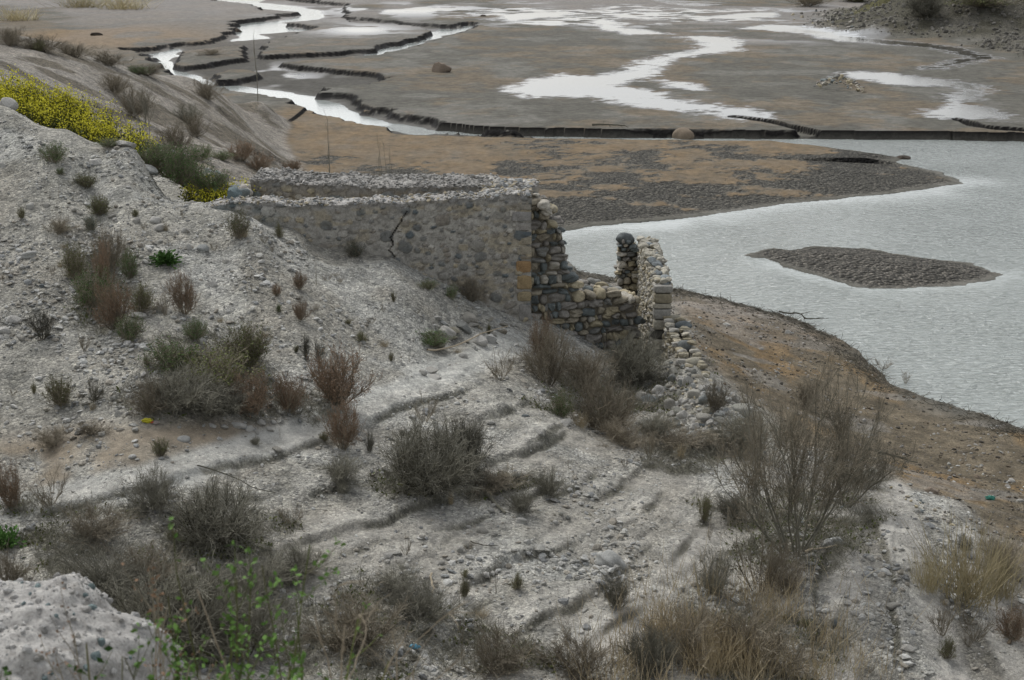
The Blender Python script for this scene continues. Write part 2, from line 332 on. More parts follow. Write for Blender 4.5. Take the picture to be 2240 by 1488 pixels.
def mat_ground():
    t = NT('ground'); P = pos(t); col = attr(t, 'col').outputs['Color']; wet = attr(t, 'wet').outputs['Fac']; gr = attr(t, 'gravel').outputs['Fac']
    v1 = t.n('TexVoronoi', Vector=P, Scale=30.0, Randomness=1.0); v2 = t.n('TexVoronoi', Vector=P, Scale=9.0, Randomness=1.0)
    n1 = t.n('TexNoise', Vector=P, Scale=60.0, Detail=5.0, Roughness=.7); n2 = t.n('TexNoise', Vector=P, Scale=3.0, Detail=6.0, Roughness=.65)
    sp = t.n('SeparateColor', Color=v1.outputs['Color']); sp2 = t.n('SeparateColor', Color=v2.outputs['Color'])
    peb = t.ramp(sp.outputs[0], [(0, (.62,) * 3), (.35, (.92, .92, .91)), (.8, (1.04, 1.04, 1.03)), (1, (1.5, 1.5, 1.48))])
    peb2 = t.ramp(sp2.outputs[1], [(0, (.72, .73, .74)), (.5, (1, 1, 1)), (1, (1.2, 1.2, 1.18))])
    pm = t.mix(1.0, peb, peb2, 'MULTIPLY')
    fine = t.ramp(n1.outputs[0], [(.25, (.5,) * 3), (.5, (1,) * 3), (.75, (1.5,) * 3)])
    broad = t.ramp(n2.outputs[0], [(.25, (.78,) * 3), (.5, (1,) * 3), (.75, (1.2,) * 3)])
    cla = attr(t, 'clod').outputs['Fac']; vp = t.n('TexVoronoi', Vector=P, Scale=9.5); vq = t.n('TexNoise', Vector=P, Scale=9.0, Detail=3.0, Roughness=.7)
    pit = t.math('MULTIPLY_ADD', vq.outputs[0], .9, vp.outputs['Distance']); pit = t.ramp(pit, [(.60, (1.3, 1.3, 1.28)), (.80, (.78, .78, .79)), (.98, (.40, .41, .42))]); pitc = t.mix(cla, (1, 1, 1), pit)
    col = t.mix(1.0, col, pitc, 'MULTIPLY'); mm = t.n('TexNoise', Vector=P, Scale=1.3, Detail=9.0, Roughness=.78); mr = t.ramp(mm.outputs[0], [(.32, (.62, .62, .60)), (.5, (1, 1, 1)), (.68, (1.38, 1.36, 1.34))]); col = t.mix(1.0, col, mr, 'MULTIPLY'); c = t.mix(1.0, col, broad, 'MULTIPLY'); c = t.mix(.75, c, fine, 'MULTIPLY')
    cg = t.mix(1.0, c, pm, 'MULTIPLY'); c = t.mix(gr, c, cg)
    t.l(c, t.b.inputs['Base Color'])
    rg = t.math('MULTIPLY_ADD', wet, -.86, .93); t.l(rg, t.b.inputs['Roughness'])
    sl = t.math('MULTIPLY_ADD', wet, .5, .12); t.l(sl, t.b.inputs['Specular IOR Level'])
    h = t.math('MULTIPLY', v1.outputs['Distance'], -.026); h = t.math('MULTIPLY', h, gr)
    h2 = t.math('MULTIPLY', v2.outputs['Distance'], -.05); h2 = t.math('MULTIPLY', h2, gr); h = t.math('ADD', h, h2)
    cl = attr(t, 'clod').outputs['Fac']; v3 = t.n('TexVoronoi', Vector=P, Scale=4.5); hc = t.math('MULTIPLY', v3.outputs['Distance'], cl); hc = t.math('MULTIPLY', hc, -.3); h = t.math('ADD', h, hc)
    h3 = t.math('MULTIPLY', n1.outputs[0], .02); h = t.math('ADD', h, h3)
    dry = t.math('SUBTRACT', 1.0, wet); dry = t.math('MAXIMUM', dry, .04)
    bp = t.n('Bump', Height=h, Distance=1.0); t.l(dry, bp.inputs['Strength']); t.l(bp.outputs[0], t.b.inputs['Normal'])
    return t.m
def mat_water():
    t = NT('water'); P = pos(t); calm = attr(t, 'calm').outputs['Fac']
    t.b.inputs['Base Color'].default_value = (.345, .372, .352, 1); t.b.inputs['Roughness'].default_value = .08
    t.b.inputs['IOR'].default_value = 1.33; t.b.inputs['Specular IOR Level'].default_value = .5
    mp = t.n('Mapping', Vector=P); mp.inputs['Rotation'].default_value = (0, 0, R(20)); mp.inputs['Scale'].default_value = (1, 2.6, 1)
    n1 = t.n('TexNoise', Vector=mp.outputs[0], Scale=2.6, Detail=3.0, Roughness=.5, Distortion=.6)
    n2 = t.n('TexNoise', Vector=P, Scale=.25, Detail=2.0)
    a = t.math('SUBTRACT', 1.0, calm); a = t.math('MULTIPLY', a, t.math('MULTIPLY_ADD', n2.outputs[0], 1.0, .5)); a = t.math('MULTIPLY_ADD', a, .9, .05)
    bp = t.n('Bump', Height=n1.outputs[0], Distance=.22); t.l(a, bp.inputs['Strength']); t.l(bp.outputs[0], t.b.inputs['Normal'])
    return t.m
MG, MWAT = mat_ground(), mat_water()

# ---------------------------------------------------------------- ground colours: what the surface is made of, plus some painted shade
def lerp(a, b, f): return a * (1 - f[..., None]) + b * f[..., None]
col = np.zeros(X.shape + (3,)); 
c_mud = np.array([.108, .104, .088]); c_or = np.array([.195, .145, .088]); c_dark = np.array([.03, .029, .026]); c_grav = np.array([.322, .312, .278])
c_soil = np.array([.27, .225, .165]); c_brown = np.array([.125, .115, .09]); c_wet = np.array([.06, .057, .05])
L_ = M_['low']; hl = M_['hill']; lk = M_['lk']
PXc, PYc = pxy(X, Y, Z)
def blob(px, py, rx, ry):
    return np.exp(-((PXc - px) / rx) ** 2 - ((PYc - py) / ry) ** 2)
fo = fbm(X * .16, Y * .07, 70, 5)
col[:] = c_mud
omask = sst(.46, .70, fbm(X * .22, Y * .2, 70, 5) + (fbm(X * 1.2, Y * .9, 71, 3) - .5) * .3) * .42
col[:] = c_mud * (.82 + .36 * fbm(X * .7, Y * .45, 68, 4))[..., None]
col = lerp(col, np.array([.19, .185, .165]), sst(.5, .66, fbm(X * .30, Y * .22, 69, 4)) * .45)
omask = np.maximum(omask, np.clip(blob(250, 80, 230, 26) * 1.5, 0, 1) * sst(.3, .5, fo))
bar_n = fbm(X * .3, Y * .16, 73, 5)
barm = M_['south'] * (lk < 0) * sst(44, 50, Y)
barm = np.maximum(barm, sst(.25, .6, blob(700, 300, 200, 75)) * (Y > 50) * (L_ < .3) * (lk < 0))
thr = np.interp(PYc, [300, 335, 390, 430, 455, 480], [.80, .60, .53, .46, .30, .1]) - sst(1650, 1950, PXc) * .25 + sst(1250, 900, PXc) * .12
obar = sst(.12, -.12, fbm(X * .42, Y * .55, 73, 4) + (fbm(X * 3.5, Y * 3.0, 74, 3) - .5) * .42 - thr)
obar = obar * sst(.2, 1.2, -lk)
omot = .55 + .9 * (fbm(X * 1.3, Y * .5, 72, 4) - .3)
col = lerp(col, c_or * np.array([.97, .95, .93]), np.where(barm > 0, np.clip(obar * omot, 0, 1) * barm, omask))
darkm = barm * (1 - obar) * sst(.2, 1.0, -lk)
clodc = fbm(X * 3.4, Y * 2.2, 75, 2)
col = lerp(col, np.array([.14, .132, .112]), np.clip(darkm * 1.3, 0, .9)); col = lerp(col, np.array([.15, .125, .088]), barm * sst(440, 470, PYc) * 0)
isl_m = sst(0, .6, M_['isl']); col = lerp(col, np.array([.17, .158, .135]), isl_m)
col = lerp(col, c_wet, sst(.3, .9, L_) * .75)
# pale, drying silt far up the valley
col = lerp(col, np.array([.24, .225, .21]), sst(120, 240, Y) * .7 * sst(.4, .55, fbm(X * .05, Y * .02, 77, 4)) * (1 - hl))
# dark wet sediment laid bare in the cut banks, their shadow painted in too
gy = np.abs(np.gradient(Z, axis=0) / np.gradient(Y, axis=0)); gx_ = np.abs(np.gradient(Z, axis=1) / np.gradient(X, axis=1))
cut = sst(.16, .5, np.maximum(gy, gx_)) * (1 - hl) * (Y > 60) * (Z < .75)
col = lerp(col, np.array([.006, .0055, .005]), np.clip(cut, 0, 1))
# rubbly mounds at the far right
md = np.zeros(X.shape)
for mx, my, sx, sy, mh in MOUND: md = np.maximum(md, np.exp(-((X - mx) / sx) ** 2 - ((Y - my) / sy) ** 2))
md = sst(.12, .3, md)
mdn = fbm(X * .2, Y * .1, 79, 4)
col = lerp(col, np.array([.085, .08, .06]), md); col = lerp(col, np.array([.125, .118, .098]), md * sst(.45, .6, fbm(X * .5, Y * .4, 78, 4))); col = lerp(col, np.array([.10, .095, .045]), md * sst(.5, .65, mdn) * sst(175, 195, Y))
# hillside: pale shale gravel above, brown soil towards the shore, tan silt by the path
gv = hl.copy()
right = sst(.16, .30, (PXc - 1560) / 2240 + (700 - PYc) / 2240 * .0 + (1180 - PYc) / 2240 * .55) * sst(.0, .3, .6 - 0 * PXc)
soilR = sst(1490, 1600, PXc + (PYc < 900) * 60 - np.clip(PYc - 900, 0, 700) * .93 + (M_['nb'] - .5) * 130) * sst(600, 660, PYc)
soilR = np.clip(soilR, 0, 1) * sst(1.9, 1.5, Z)
cgrav = c_grav[None, None] * (0.80 + .42 * fbm(X * .8, Y * .8, 80, 4))[..., None]
cgrav = lerp(cgrav, np.array([.27, .255, .22]), np.clip(sst(.5, .68, fbm(X * .45, Y * .45, 83, 4)) * .8, 0, 1))
cgrav = lerp(cgrav, np.array([.42, .42, .395]), sst(.52, .7, fbm(X * .5 + 9, Y * .7, 85, 3)) * .6)
cs = lerp(np.broadcast_to(c_brown * np.array([1.12, 1.02, .92]), col.shape), c_or * np.array([1.05, .98, .85]), sst(.46, .60, fbm(X * .7, Y * .4, 87, 5)) * .8)
cs = cs * (.6 + .8 * fbm(X * 2.5, Y * 2.0, 88, 4))[..., None]
cs = lerp(cs, np.array([.22, .21, .19]), sst(.56, .66, fbm(X * .6, Y * .9, 89, 4)) * .6)
ch = lerp(cgrav, cs, soilR)
tan_ = np.clip(blob(120, 1010, 230, 50) * 1.6, 0, 1) + np.clip(blob(480, 950, 260, 28) * 1.2, 0, 1); tan_ = np.clip(tan_ * sst(.35, .6, fbm(X, Y, 91, 4) + .12), 0, 1)
ch = lerp(ch, c_soil, tan_ * .85)
path = sst(1.0, .45, ldist(PXc, PYc, np.array([(-50., 1120.), (300, 1058), (600, 965), (850, 865), (1000, 800), (1120, 752)])) / (46 + 60 * (fbm(X * .5, Y * .5, 92, 3) - .5))) * (Y < 33)
ch = lerp(ch, np.array([.43, .43, .40]), path * .9)
ruts = np.zeros(X.shape)
for L in ([(1815, 1080), (1850, 1200), (1850, 1350), (1830, 1500)], [(1950, 1080), (1985, 1190), (2040, 1330), (2090, 1500)], [(1700, 1330), (1640, 1250), (1530, 1200), (1440, 1300), (1290, 1420)], [(2120, 1180), (2200, 1400), (2240, 1500)]):
    ruts = np.maximum(ruts, sst(1.0, .5, ldist(PXc, PYc, np.array(L, float)) / (46 + 40 * (fbm(X * .6, Y * .6, 94, 3) - .4))))
ruts = ruts * (Y < 27)
# lower bank: finer silt with dark grit caught on the terrace edges
silt = sst(3.6, 3.2, Z) * sst(29, 26, Y) * (1 - soilR)
ch = lerp(ch, np.array([.30, .285, .25]) , silt * .75 * sst(.36, .55, fbm(X * .7, Y * .7, 93, 4)))
ch = lerp(ch, np.array([.40, .385, .35]), ruts * .7)
ch = lerp(ch, np.array([.14, .135, .12]), (Y < 26) * sst(1740, 1800, PXc) * (1 - ruts) * (1 - soilR) * .55 * sst(.35, .55, fbm(X * 1.2, Y * 1.2, 96, 4)))
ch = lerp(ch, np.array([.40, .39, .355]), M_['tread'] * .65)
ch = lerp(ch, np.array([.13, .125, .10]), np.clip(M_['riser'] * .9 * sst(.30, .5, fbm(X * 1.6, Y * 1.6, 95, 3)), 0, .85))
# matted dead stems and moss under the shrubs, with contact shade painted in
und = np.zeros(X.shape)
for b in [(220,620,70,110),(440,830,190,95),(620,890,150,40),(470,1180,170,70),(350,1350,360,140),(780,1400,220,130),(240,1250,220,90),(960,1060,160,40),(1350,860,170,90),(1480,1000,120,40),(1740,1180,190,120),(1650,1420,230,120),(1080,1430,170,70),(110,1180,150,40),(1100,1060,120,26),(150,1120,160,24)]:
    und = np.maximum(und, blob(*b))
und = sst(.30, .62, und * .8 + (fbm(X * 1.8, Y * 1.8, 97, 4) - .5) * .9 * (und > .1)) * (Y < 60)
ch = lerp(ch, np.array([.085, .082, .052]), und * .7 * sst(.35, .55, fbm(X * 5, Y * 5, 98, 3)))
far_sl = sst(38, 44, Y); ch = lerp(ch, np.array([.25, .225, .195]), far_sl * .75)
ch = lerp(ch, np.array([.10, .085, .06]), far_sl * sst(.46, .58, fbm(X * .5, Y * .4, 99, 5)) * .75)
shore = sst(.9, .1, -lk + (M_['nb'] - .5) * .8) * (Y < 58); ch = lerp(ch, np.array([.075, .068, .055]), shore * (lk < 0.2))
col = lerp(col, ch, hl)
col = np.where((lk > 0)[..., None], np.array([.06, .058, .05]), col)
# films of standing water on the flats
wet = np.zeros(X.shape)
wj = (fbm(X * .5, Y * .3, 101, 4) - .5) * 2.6 + (fbm(X * 1.6, Y * 2.2, 102, 4) - .5) * 3.4 + .25
for P in WET: wet = np.maximum(wet, sst(-.9, .7, sdist(X, Y, P, 12) + wj))
streak = sst(.48, .56, fbm(X * .10, Y * .085, 103, 6)) * sst(150, 190, Y) * np.clip(blob(1380, 32, 420, 30) * 1.6, 0, 1) * sst(.40, .54, fbm(X * .5, Y * .6, 104, 4))
streak = np.maximum(streak, sst(.50, .60, fbm(X * .15, Y * .12, 105, 5)) * np.clip(blob(790, 66, 130, 16) + blob(900, 22, 300, 20) + blob(1750, 70, 260, 26) + blob(2080, 246, 90, 14) * .7, 0, 1))
streak = np.maximum(streak, sst(.55, .65, fbm(X * .15, Y * .08, 107, 5)) * np.clip(blob(600, 165, 130, 26), 0, 1) * L_)
wet = np.maximum(wet, streak) * (1 - hl) * (1 - sst(.5, .9, md))
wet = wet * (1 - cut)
col = lerp(col, c_wet, wet * .8)
gra = np.clip(hl * (1 - soilR * .35) * (1 - tan_ * .8) * (1 - ruts * .45) * (1 - path * .45) * (1 - .4 * silt * sst(.4, .6, fbm(X * .7, Y * .7, 93, 4))) + md, 0, 1)
damp = np.clip(wet + sst(-1.5, .2, M_['st']) * L_ * .35, 0, 1)
idx = np.arange(NU * NV).reshape(NV, NU)
Fq = np.stack([idx[:-1, :-1], idx[:-1, 1:], idx[1:, 1:], idx[1:, :-1]], -1).reshape(-1, 4)
V = np.stack([X, Y, Z], -1).reshape(-1, 3)
clod = np.clip(darkm + isl_m + (1 - hl) * (Y > 60) * (1 - L_) * .12, 0, 1)
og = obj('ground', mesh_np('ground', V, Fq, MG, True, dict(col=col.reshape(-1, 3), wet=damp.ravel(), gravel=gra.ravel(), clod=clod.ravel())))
tag(og, kind='structure')
# far ground out to the horizon
NX = 40
xs = np.linspace(-1, 1, NX); ys = np.linspace(0, 1, 20)
fx, fy = np.meshgrid(xs, ys); FY = 326 + fy ** 2 * 2400; FX = fx * (FY * .9)
FZ = .45 + fbm(FX * .004, FY * .004, 111, 4) * 60 * sst(500, 2200, FY)
ii = np.arange(NX * 20).reshape(20, NX)
of = obj('far_hills', mesh_np('far_hills', np.stack([FX, FY, FZ], -1).reshape(-1, 3), np.stack([ii[:-1, :-1], ii[:-1, 1:], ii[1:, 1:], ii[1:, :-1]], -1).reshape(-1, 4), MG, True,
     dict(col=np.tile([.13, .12, .10], (NX * 20, 1)), wet=np.zeros(NX * 20), gravel=np.zeros(NX * 20), clod=np.zeros(NX * 20))))
tag(of, kind='structure')
# water
wu = np.linspace(-.62, .62, 420); wv = np.exp(np.linspace(math.log(28), math.log(340), 420)) - 4
WX = wu[None] * (wv[:, None] + 4); WY = np.repeat(wv[:, None], 420, 1)
wlk = sdist(WX, WY, LAKE, 60); wil = sdist(WX, WY, ISLAND, 40)
bard = ldist(WX, WY, LAKE[:9]); islS = ldist(WX, WY, ISLAND[6:])
calm = np.maximum(sst(3.4, .2, bard + (fbm(WX * .35, WY * .35, 121, 4) - .5) * 3.2) * .9, sst(1.6, .0, islS + (fbm(WX * .6, WY * .6, 122, 3) - .4) * 2) * .8)
calm = np.maximum(calm, (WY > 92) * 1.0)
ii = np.arange(420 * 420).reshape(420, 420)
ow = obj('water', mesh_np('water', np.stack([WX, WY, WX * 0], -1).reshape(-1, 3), np.stack([ii[:-1, :-1], ii[:-1, 1:], ii[1:, 1:], ii[1:, :-1]], -1).reshape(-1, 4), MWAT, True, dict(calm=calm.ravel())))
tag(ow, kind='structure')
# ---------------------------------------------------------------- stones
def ico(sub):
    g = (1 + 5 ** .5) / 2
    v = [(-1,g,0),(1,g,0),(-1,-g,0),(1,-g,0),(0,-1,g),(0,1,g),(0,-1,-g),(0,1,-g),(g,0,-1),(g,0,1),(-g,0,-1),(-g,0,1)]
    f = [(0,11,5),(0,5,1),(0,1,7),(0,7,10),(0,10,11),(1,5,9),(5,11,4),(11,10,2),(10,7,6),(7,1,8),(3,9,4),(3,4,2),(3,2,6),(3,6,8),(3,8,9),(4,9,5),(2,4,11),(6,2,10),(8,6,7),(9,8,1)]
    v = [np.array(p, float) / np.linalg.norm(p) for p in v]
    for _ in range(sub):
        c = {}; nf = []
        def mid(a, b):
            k = (min(a, b), max(a, b))
            if k not in c:
                m = v[a] + v[b]; v.append(m / np.linalg.norm(m)); c[k] = len(v) - 1
            return c[k]
        for a, b, d in f:
            ab, bd, da = mid(a, b), mid(b, d), mid(d, a); nf += [(a, ab, da), (b, bd, ab), (d, da, bd), (ab, bd, da)]
        f = nf
    return np.array(v), np.array(f)
ICO = [ico(k) for k in range(4)]
def stones(pos_, size, rot, sub=1, mode='facet', rs=0, box=4.0):
    """merged stones: pos (n,3), half sizes (n,3), rot (n,3,3) -> V, F"""
    rg = np.random.default_rng(rs); D, Fc = ICO[sub]; n = len(pos_); m = len(D)
    if mode == 'facet':
        k = 11; pl = rg.normal(size=(n, k, 3)); pl /= np.linalg.norm(pl, axis=2, keepdims=True); hgt = rg.uniform(.62, 1.0, (n, k, 1))
        dt = np.einsum('nkc,mc->nkm', pl, D); r = np.where(dt > .05, hgt / np.maximum(dt, .05), 9).min(1); r = np.minimum(r, 1.15)
    elif mode == 'box':
        r = (np.abs(D) ** box).sum(1) ** (-1 / box); r = np.repeat(r[None], n, 0)
        w = rg.normal(size=(n, 3, 3)) * 2.6; r = r * (1 + (.11 if box < 6 else .012) * np.sin(np.einsum('nkc,mc->nkm', w, D) + rg.uniform(0, 6, (n, 3, 1))).sum(1))
    else:
        w = rg.normal(size=(n, 4, 3)) * 2.4; r = 1 + .085 * np.sin(np.einsum('nkc,mc->nkm', w, D) + rg.uniform(0, 6, (n, 4, 1))).sum(1)
    Vv = D[None] * r[..., None] * size[:, None]
    Vv = np.einsum('nij,nmj->nmi', rot, Vv) + pos_[:, None]
    Ff = Fc[None] + (np.arange(n) * m)[:, None, None]
    return Vv.reshape(-1, 3), Ff.reshape(-1, 3), m
def rotz(a, tilt=0, rg=None):
    n = len(a); c, s = np.cos(a), np.sin(a); Rm = np.zeros((n, 3, 3)); Rm[:, 0, 0] = c; Rm[:, 0, 1] = -s; Rm[:, 1, 0] = s; Rm[:, 1, 1] = c; Rm[:, 2, 2] = 1
    if tilt:
        b = rg.normal(0, tilt, n); g = rg.normal(0, tilt, n)
        Rx = np.zeros((n, 3, 3)); Rx[:, 0, 0] = 1; Rx[:, 1, 1] = np.cos(b); Rx[:, 1, 2] = -np.sin(b); Rx[:, 2, 1] = np.sin(b); Rx[:, 2, 2] = np.cos(b)
        Ry = np.zeros((n, 3, 3)); Ry[:, 1, 1] = 1; Ry[:, 0, 0] = np.cos(g); Ry[:, 0, 2] = np.sin(g); Ry[:, 2, 0] = -np.sin(g); Ry[:, 2, 2] = np.cos(g)
        Rm = np.einsum('nij,njk,nkl->nil', Rm, Rx, Ry)
    return Rm
def mat_stone(name, tint=None, rough=.9, sc=1.0):
    t = NT(name)
    tc = t.n('TexCoord').outputs['Object']
    base = attr(t, 'col').outputs['Color'] if tint is None else None
    if tint is not None:
        rnd = t.n('ObjectInfo').outputs['Random']; base = t.ramp(rnd, [(i / (len(tint) - 1), c) for i, c in enumerate(tint)])
    n1 = t.n('TexNoise', Vector=tc, Scale=9.0 * sc, Detail=6.0, Roughness=.7); n2 = t.n('TexNoise', Vector=tc, Scale=45.0 * sc, Detail=4.0, Roughness=.7)
    a = t.ramp(n1.outputs[0], [(.28, (.62, .60, .57)), (.5, (1, 1, 1)), (.74, (1.3, 1.29, 1.26))]); b = t.ramp(n2.outputs[0], [(.3, (.7,) * 3), (.5, (1,) * 3), (.7, (1.25,) * 3)])
    c = t.mix(1.0, t.mix(1.0, base, a, 'MULTIPLY'), b, 'MULTIPLY'); t.l(c, t.b.inputs['Base Color']); t.b.inputs['Roughness'].default_value = rough
    h = t.math('MULTIPLY_ADD', n2.outputs[0], .35, n1.outputs[0]); bp = t.n('Bump', Height=h, Distance=.02 / sc, Strength=.8); t.l(bp.outputs[0], t.b.inputs['Normal'])
    return t.m
MST = mat_stone('masonry_stone')
MPALE = mat_stone('pale_rock', [(.26, .25, .22), (.36, .35, .32), (.42, .41, .38), (.30, .31, .30)])
MRUB = mat_stone('rubble_rock', [(.17, .175, .165), (.30, .28, .22), (.20, .215, .21), (.33, .32, .28), (.24, .22, .175), (.13, .155, .165)])
MDRK = mat_stone('dark_rock', [(.10, .115, .12), (.15, .16, .155)])
MBRN = mat_stone('brown_rock', [(.20, .16, .115), (.22, .18, .14)])
MMUD = mat_stone('mud_brown', [(.05, .042, .033), (.07, .055, .042)])
PAL = np.array([(.15, .17, .168), (.25, .235, .21), (.37, .325, .225), (.42, .395, .34), (.29, .26, .20), (.19, .19, .175)])

# ---------------------------------------------------------------- plastered rubble walls of the roofless building
def ellipses(rg, s0, s1, z0, z1, n, rmin, rmax, dens=None):
    out = []
    for _ in range(n * 30):
        s = rg.uniform(s0, s1); z = rg.uniform(z0, z1); r = rmin + (rmax - rmin) * rg.random() ** 2
        if dens is not None and rg.random() > dens(s, z): continue
        if all((s - o[0]) ** 2 + ((z - o[1]) * 1.4) ** 2 > ((r + o[2]) * 1.02) ** 2 for o in out): out.append((s, z, r, rg.uniform(.5, .85), rg.normal(0, .25), rg.integers(0, 6), rg.uniform(.6, 1)))
        if len(out) >= n: break
    return out
def sweep_wall(name, P0, P1, th, zt, zb, parent, rs, mortar, dens, pal=PAL, nst=300, crack=None, rr=(.05, .17), topslope=0.0, ds=.03, tealmask=None, topcol=(.34, .33, .31), zb_back=None):
    rg = np.random.default_rng(rs); P0 = np.array(P0, float); P1 = np.array(P1, float); Ln = np.linalg.norm(P1 - P0); dr = (P1 - P0) / Ln; nr = np.array([dr[1], -dr[0]])
    if nr[1] > 0 and abs(nr[1]) > .5: nr = -nr      # the front looks back towards the road
    ns = max(int(Ln / ds), 4); s = np.linspace(0, Ln, ns)
    top = zt(s); hmax = (top - zb).max(); nz = int(hmax / ds); nt = max(int(th / ds), 4)
    u = np.concatenate([np.linspace(0, 1, nz), 1 + np.linspace(0, 1, nt)[1:], 2 + np.linspace(0, 1, 14)[1:]])
    S, Uu = np.meshgrid(s, u); TOP = np.repeat(top[None], len(u), 0)
    front = Uu <= 1; topm = (Uu > 1) & (Uu <= 2); back = Uu > 2
    Zc = np.where(front, zb + (TOP - zb) * Uu, np.where(topm, TOP + topslope * (Uu - 1), TOP + topslope - (Uu - 2) * (TOP + topslope - zb)))
    off = np.where(front, 0, np.where(topm, (Uu - 1) * th, th))
    colr = np.zeros(S.shape + (3,)); colr[:] = mortar
    rel = (fbm(S * 5, Zc * 5, rs + 1, 4) - .5) * .05
    colr *= (.75 + .5 * fbm(S * 1.3, Zc * 1.6, rs + 2, 5))[..., None]
    colr = lerp(colr, np.array(mortar) * np.array([1.02, .92, .72]), sst(.5, .62, fbm(S * 2.2, Zc * 6, rs + 9, 4)) * .6)
    colr = lerp(colr, np.array(mortar) * .5, sst(.60, .68, fbm(S * 9, Zc * 13, rs + 10, 3)) * .55)
    for e in ellipses(rg, 0, Ln, zb, top.max(), nst, rr[0], rr[1], dens):
        a = e[4]; ux = (S - e[0]) * math.cos(a) + (Zc - e[1]) * math.sin(a); uz = -(S - e[0]) * math.sin(a) + (Zc - e[1]) * math.cos(a)
        r2 = (np.abs(ux) / e[2]) ** 2.6 + (np.abs(uz) / (e[2] * e[3])) ** 2.6; r2 = r2 + (fbm(S * 14, Zc * 14, rs + 3, 2) - .5) * .5
        ins = front & (r2 < 1); k = np.sqrt(np.clip(1 - r2, 0, 1)); ex = e[6]
        rel = np.where(ins, rel + .030 * k * ex, np.where(front & (r2 < 1.35), rel - .012 * ex, rel))
        colr = lerp(colr, pal[e[5]] * (.8 + .4 * ex), ins * sst(0, .35, k) * ex); colr = lerp(colr, mortar * .42, (front & (r2 >= .92) & (r2 < 1.3)) * .6 * ex)
    tn = fbm(S * 7, off * 7, rs + 5, 4); tn2 = fbm(S * 2.2, off * 2.2, rs + 6, 3)
    edge = np.sin(np.clip(Uu - 1, 0, 1) * math.pi) ** .5
    rel = np.where(topm, (tn - .45) * .14 * 1 + (tn2 - .5) * .12 * edge, rel)
    tc = np.array(topcol) * (.6 + .8 * tn)[..., None] * (.8 + .4 * tn2)[..., None]
    colr = np.where(topm[..., None], tc, colr)
    # ragged upper edge: loosened rubble shows in the last hand's breadth below the top
    up = front * sst(.20, .02, TOP - Zc + (fbm(S * 3, S * 0, rs + 7, 3) - .5) * .2); colr = lerp(colr, np.array(topcol) * .8, up * .7); rel = rel + up * (fbm(S * 8, Zc * 8, rs + 8, 3) - .5) * .12
    if crack is not None:
        cr = np.array(crack); cd = ldist(S + (fbm(S * 9, Zc * 9, 3, 2) - .5) * .05, Zc, cr); cm = front * sst(.018, .004, cd); rel = rel - cm * .08; colr = lerp(colr, np.array([.03, .028, .024]), cm * (.35 + .65 * sst(.35, .5, fbm(Zc * 3, S * 0, 5, 2))))
    if tealmask is not None: colr = lerp(colr, np.array([.12, .16, .17]), front * tealmask(S, Zc) * .55)
    dout = np.where(front, rel, np.where(back, -0.0, 0)); dz = np.where(topm, rel, 0)
    ro = off - dout
    VX = P0[0] + dr[0] * S - nr[0] * ro; VY = P0[1] + dr[1] * S - nr[1] * ro; VZ = Zc + dz
    nu_, nv_ = S.shape[1], S.shape[0]; ii = np.arange(nu_ * nv_).reshape(nv_, nu_)
    Fq_ = np.stack([ii[:-1, :-1], ii[:-1, 1:], ii[1:, 1:], ii[1:, :-1]], -1).reshape(-1, 4)
    V_ = np.stack([VX, VY, VZ], -1).reshape(-1, 3)
    # close both ends
    caps = []
    for e in (0, nu_ - 1):
        ring = ii[:, e]; h = len(ring) // 2
        for k in range(h - 1): caps.append([ring[k], ring[k + 1], ring[-2 - k], ring[-1 - k]])
    me = mesh_np(name, V_, [Fq_, np.array(caps)], MST, False, dict(col=colr.reshape(-1, 3)))
    return obj(name, me, parent), (P0, dr, nr, Ln)
def chips(name, fr, th, zt, parent, rs, n, size=(.02, .09), pal=None, w0=0.0, slope=0.0, s0=0, s1=None):
    """loose chips of stone lying along the crest of a wall"""
    rg = np.random.default_rng(rs); P0, dr, nr, Ln = fr; s1 = s1 or Ln
    s = rg.uniform(s0, s1, n); o = rg.uniform(-.03, th, n); z = zt(s) + slope * o / th + rg.uniform(-.02, .05, n)
    sz = (size[0] + (size[1] - size[0]) * rg.random(n) ** 2.5)[:, None] * rg.uniform(.5, 1.2, (n, 3)) * np.array([1.2, 1, .55])
    p = np.stack([P0[0] + dr[0] * s - nr[0] * o, P0[1] + dr[1] * s - nr[1] * o, z], -1)
    Vs, Fs, m = stones(p, sz, rotz(rg.uniform(0, 6.3, n), .35, rg), 1, 'facet', rs)
    pp = np.array(pal if pal is not None else [(.36, .35, .33), (.42, .41, .38), (.28, .27, .25), (.20, .21, .21), (.32, .28, .20)])
    cl = pp[rg.integers(0, len(pp), n)] * rg.uniform(.8, 1.15, (n, 1))
    return obj(name, mesh_np(name, Vs, Fs, MST, False, dict(col=np.repeat(cl, m, 0))), parent)
A2 = onz(388, 452, 6.15)[:2]; B2 = onz(1163, 437, 6.15)[:2]
bz = float(gz(*((A2 + B2) / 2)))
def zt_front(s): return 6.15 + (fbm(s * 1.1, s * 0, 201, 4) - .5) * .28 + sst(6.4, 7.4, s) * .08 - sst(1.3, 0, s) * .25
house = empty('ruined_building', (*((A2 + B2) / 2), 3.2)); house['label'] = 'long roofless stone building half buried in the gravel slope, plaster flaking off its walls'; house['category'] = 'ruin'
def hp(o):                       # keep world positions while hanging parts on the thing's base point
    o.matrix_parent_inverse = Matrix.Translation(-house.location); return o
Lf = np.linalg.norm(B2 - A2)
def spx(px): return float(np.clip((px - 388) / (1163 - 388), 0, 1)) * Lf
def zpx(py, px=1000):
    p = at(px, py, A2[1] + (B2[1] - A2[1]) * (px - 388) / 775.); return p[2]
crk = [(spx(x), zpx(y, x)) for x, y in [(884, 462), (880, 470), (867, 494), (848, 521), (853, 535), (843, 548), (856, 562)]]
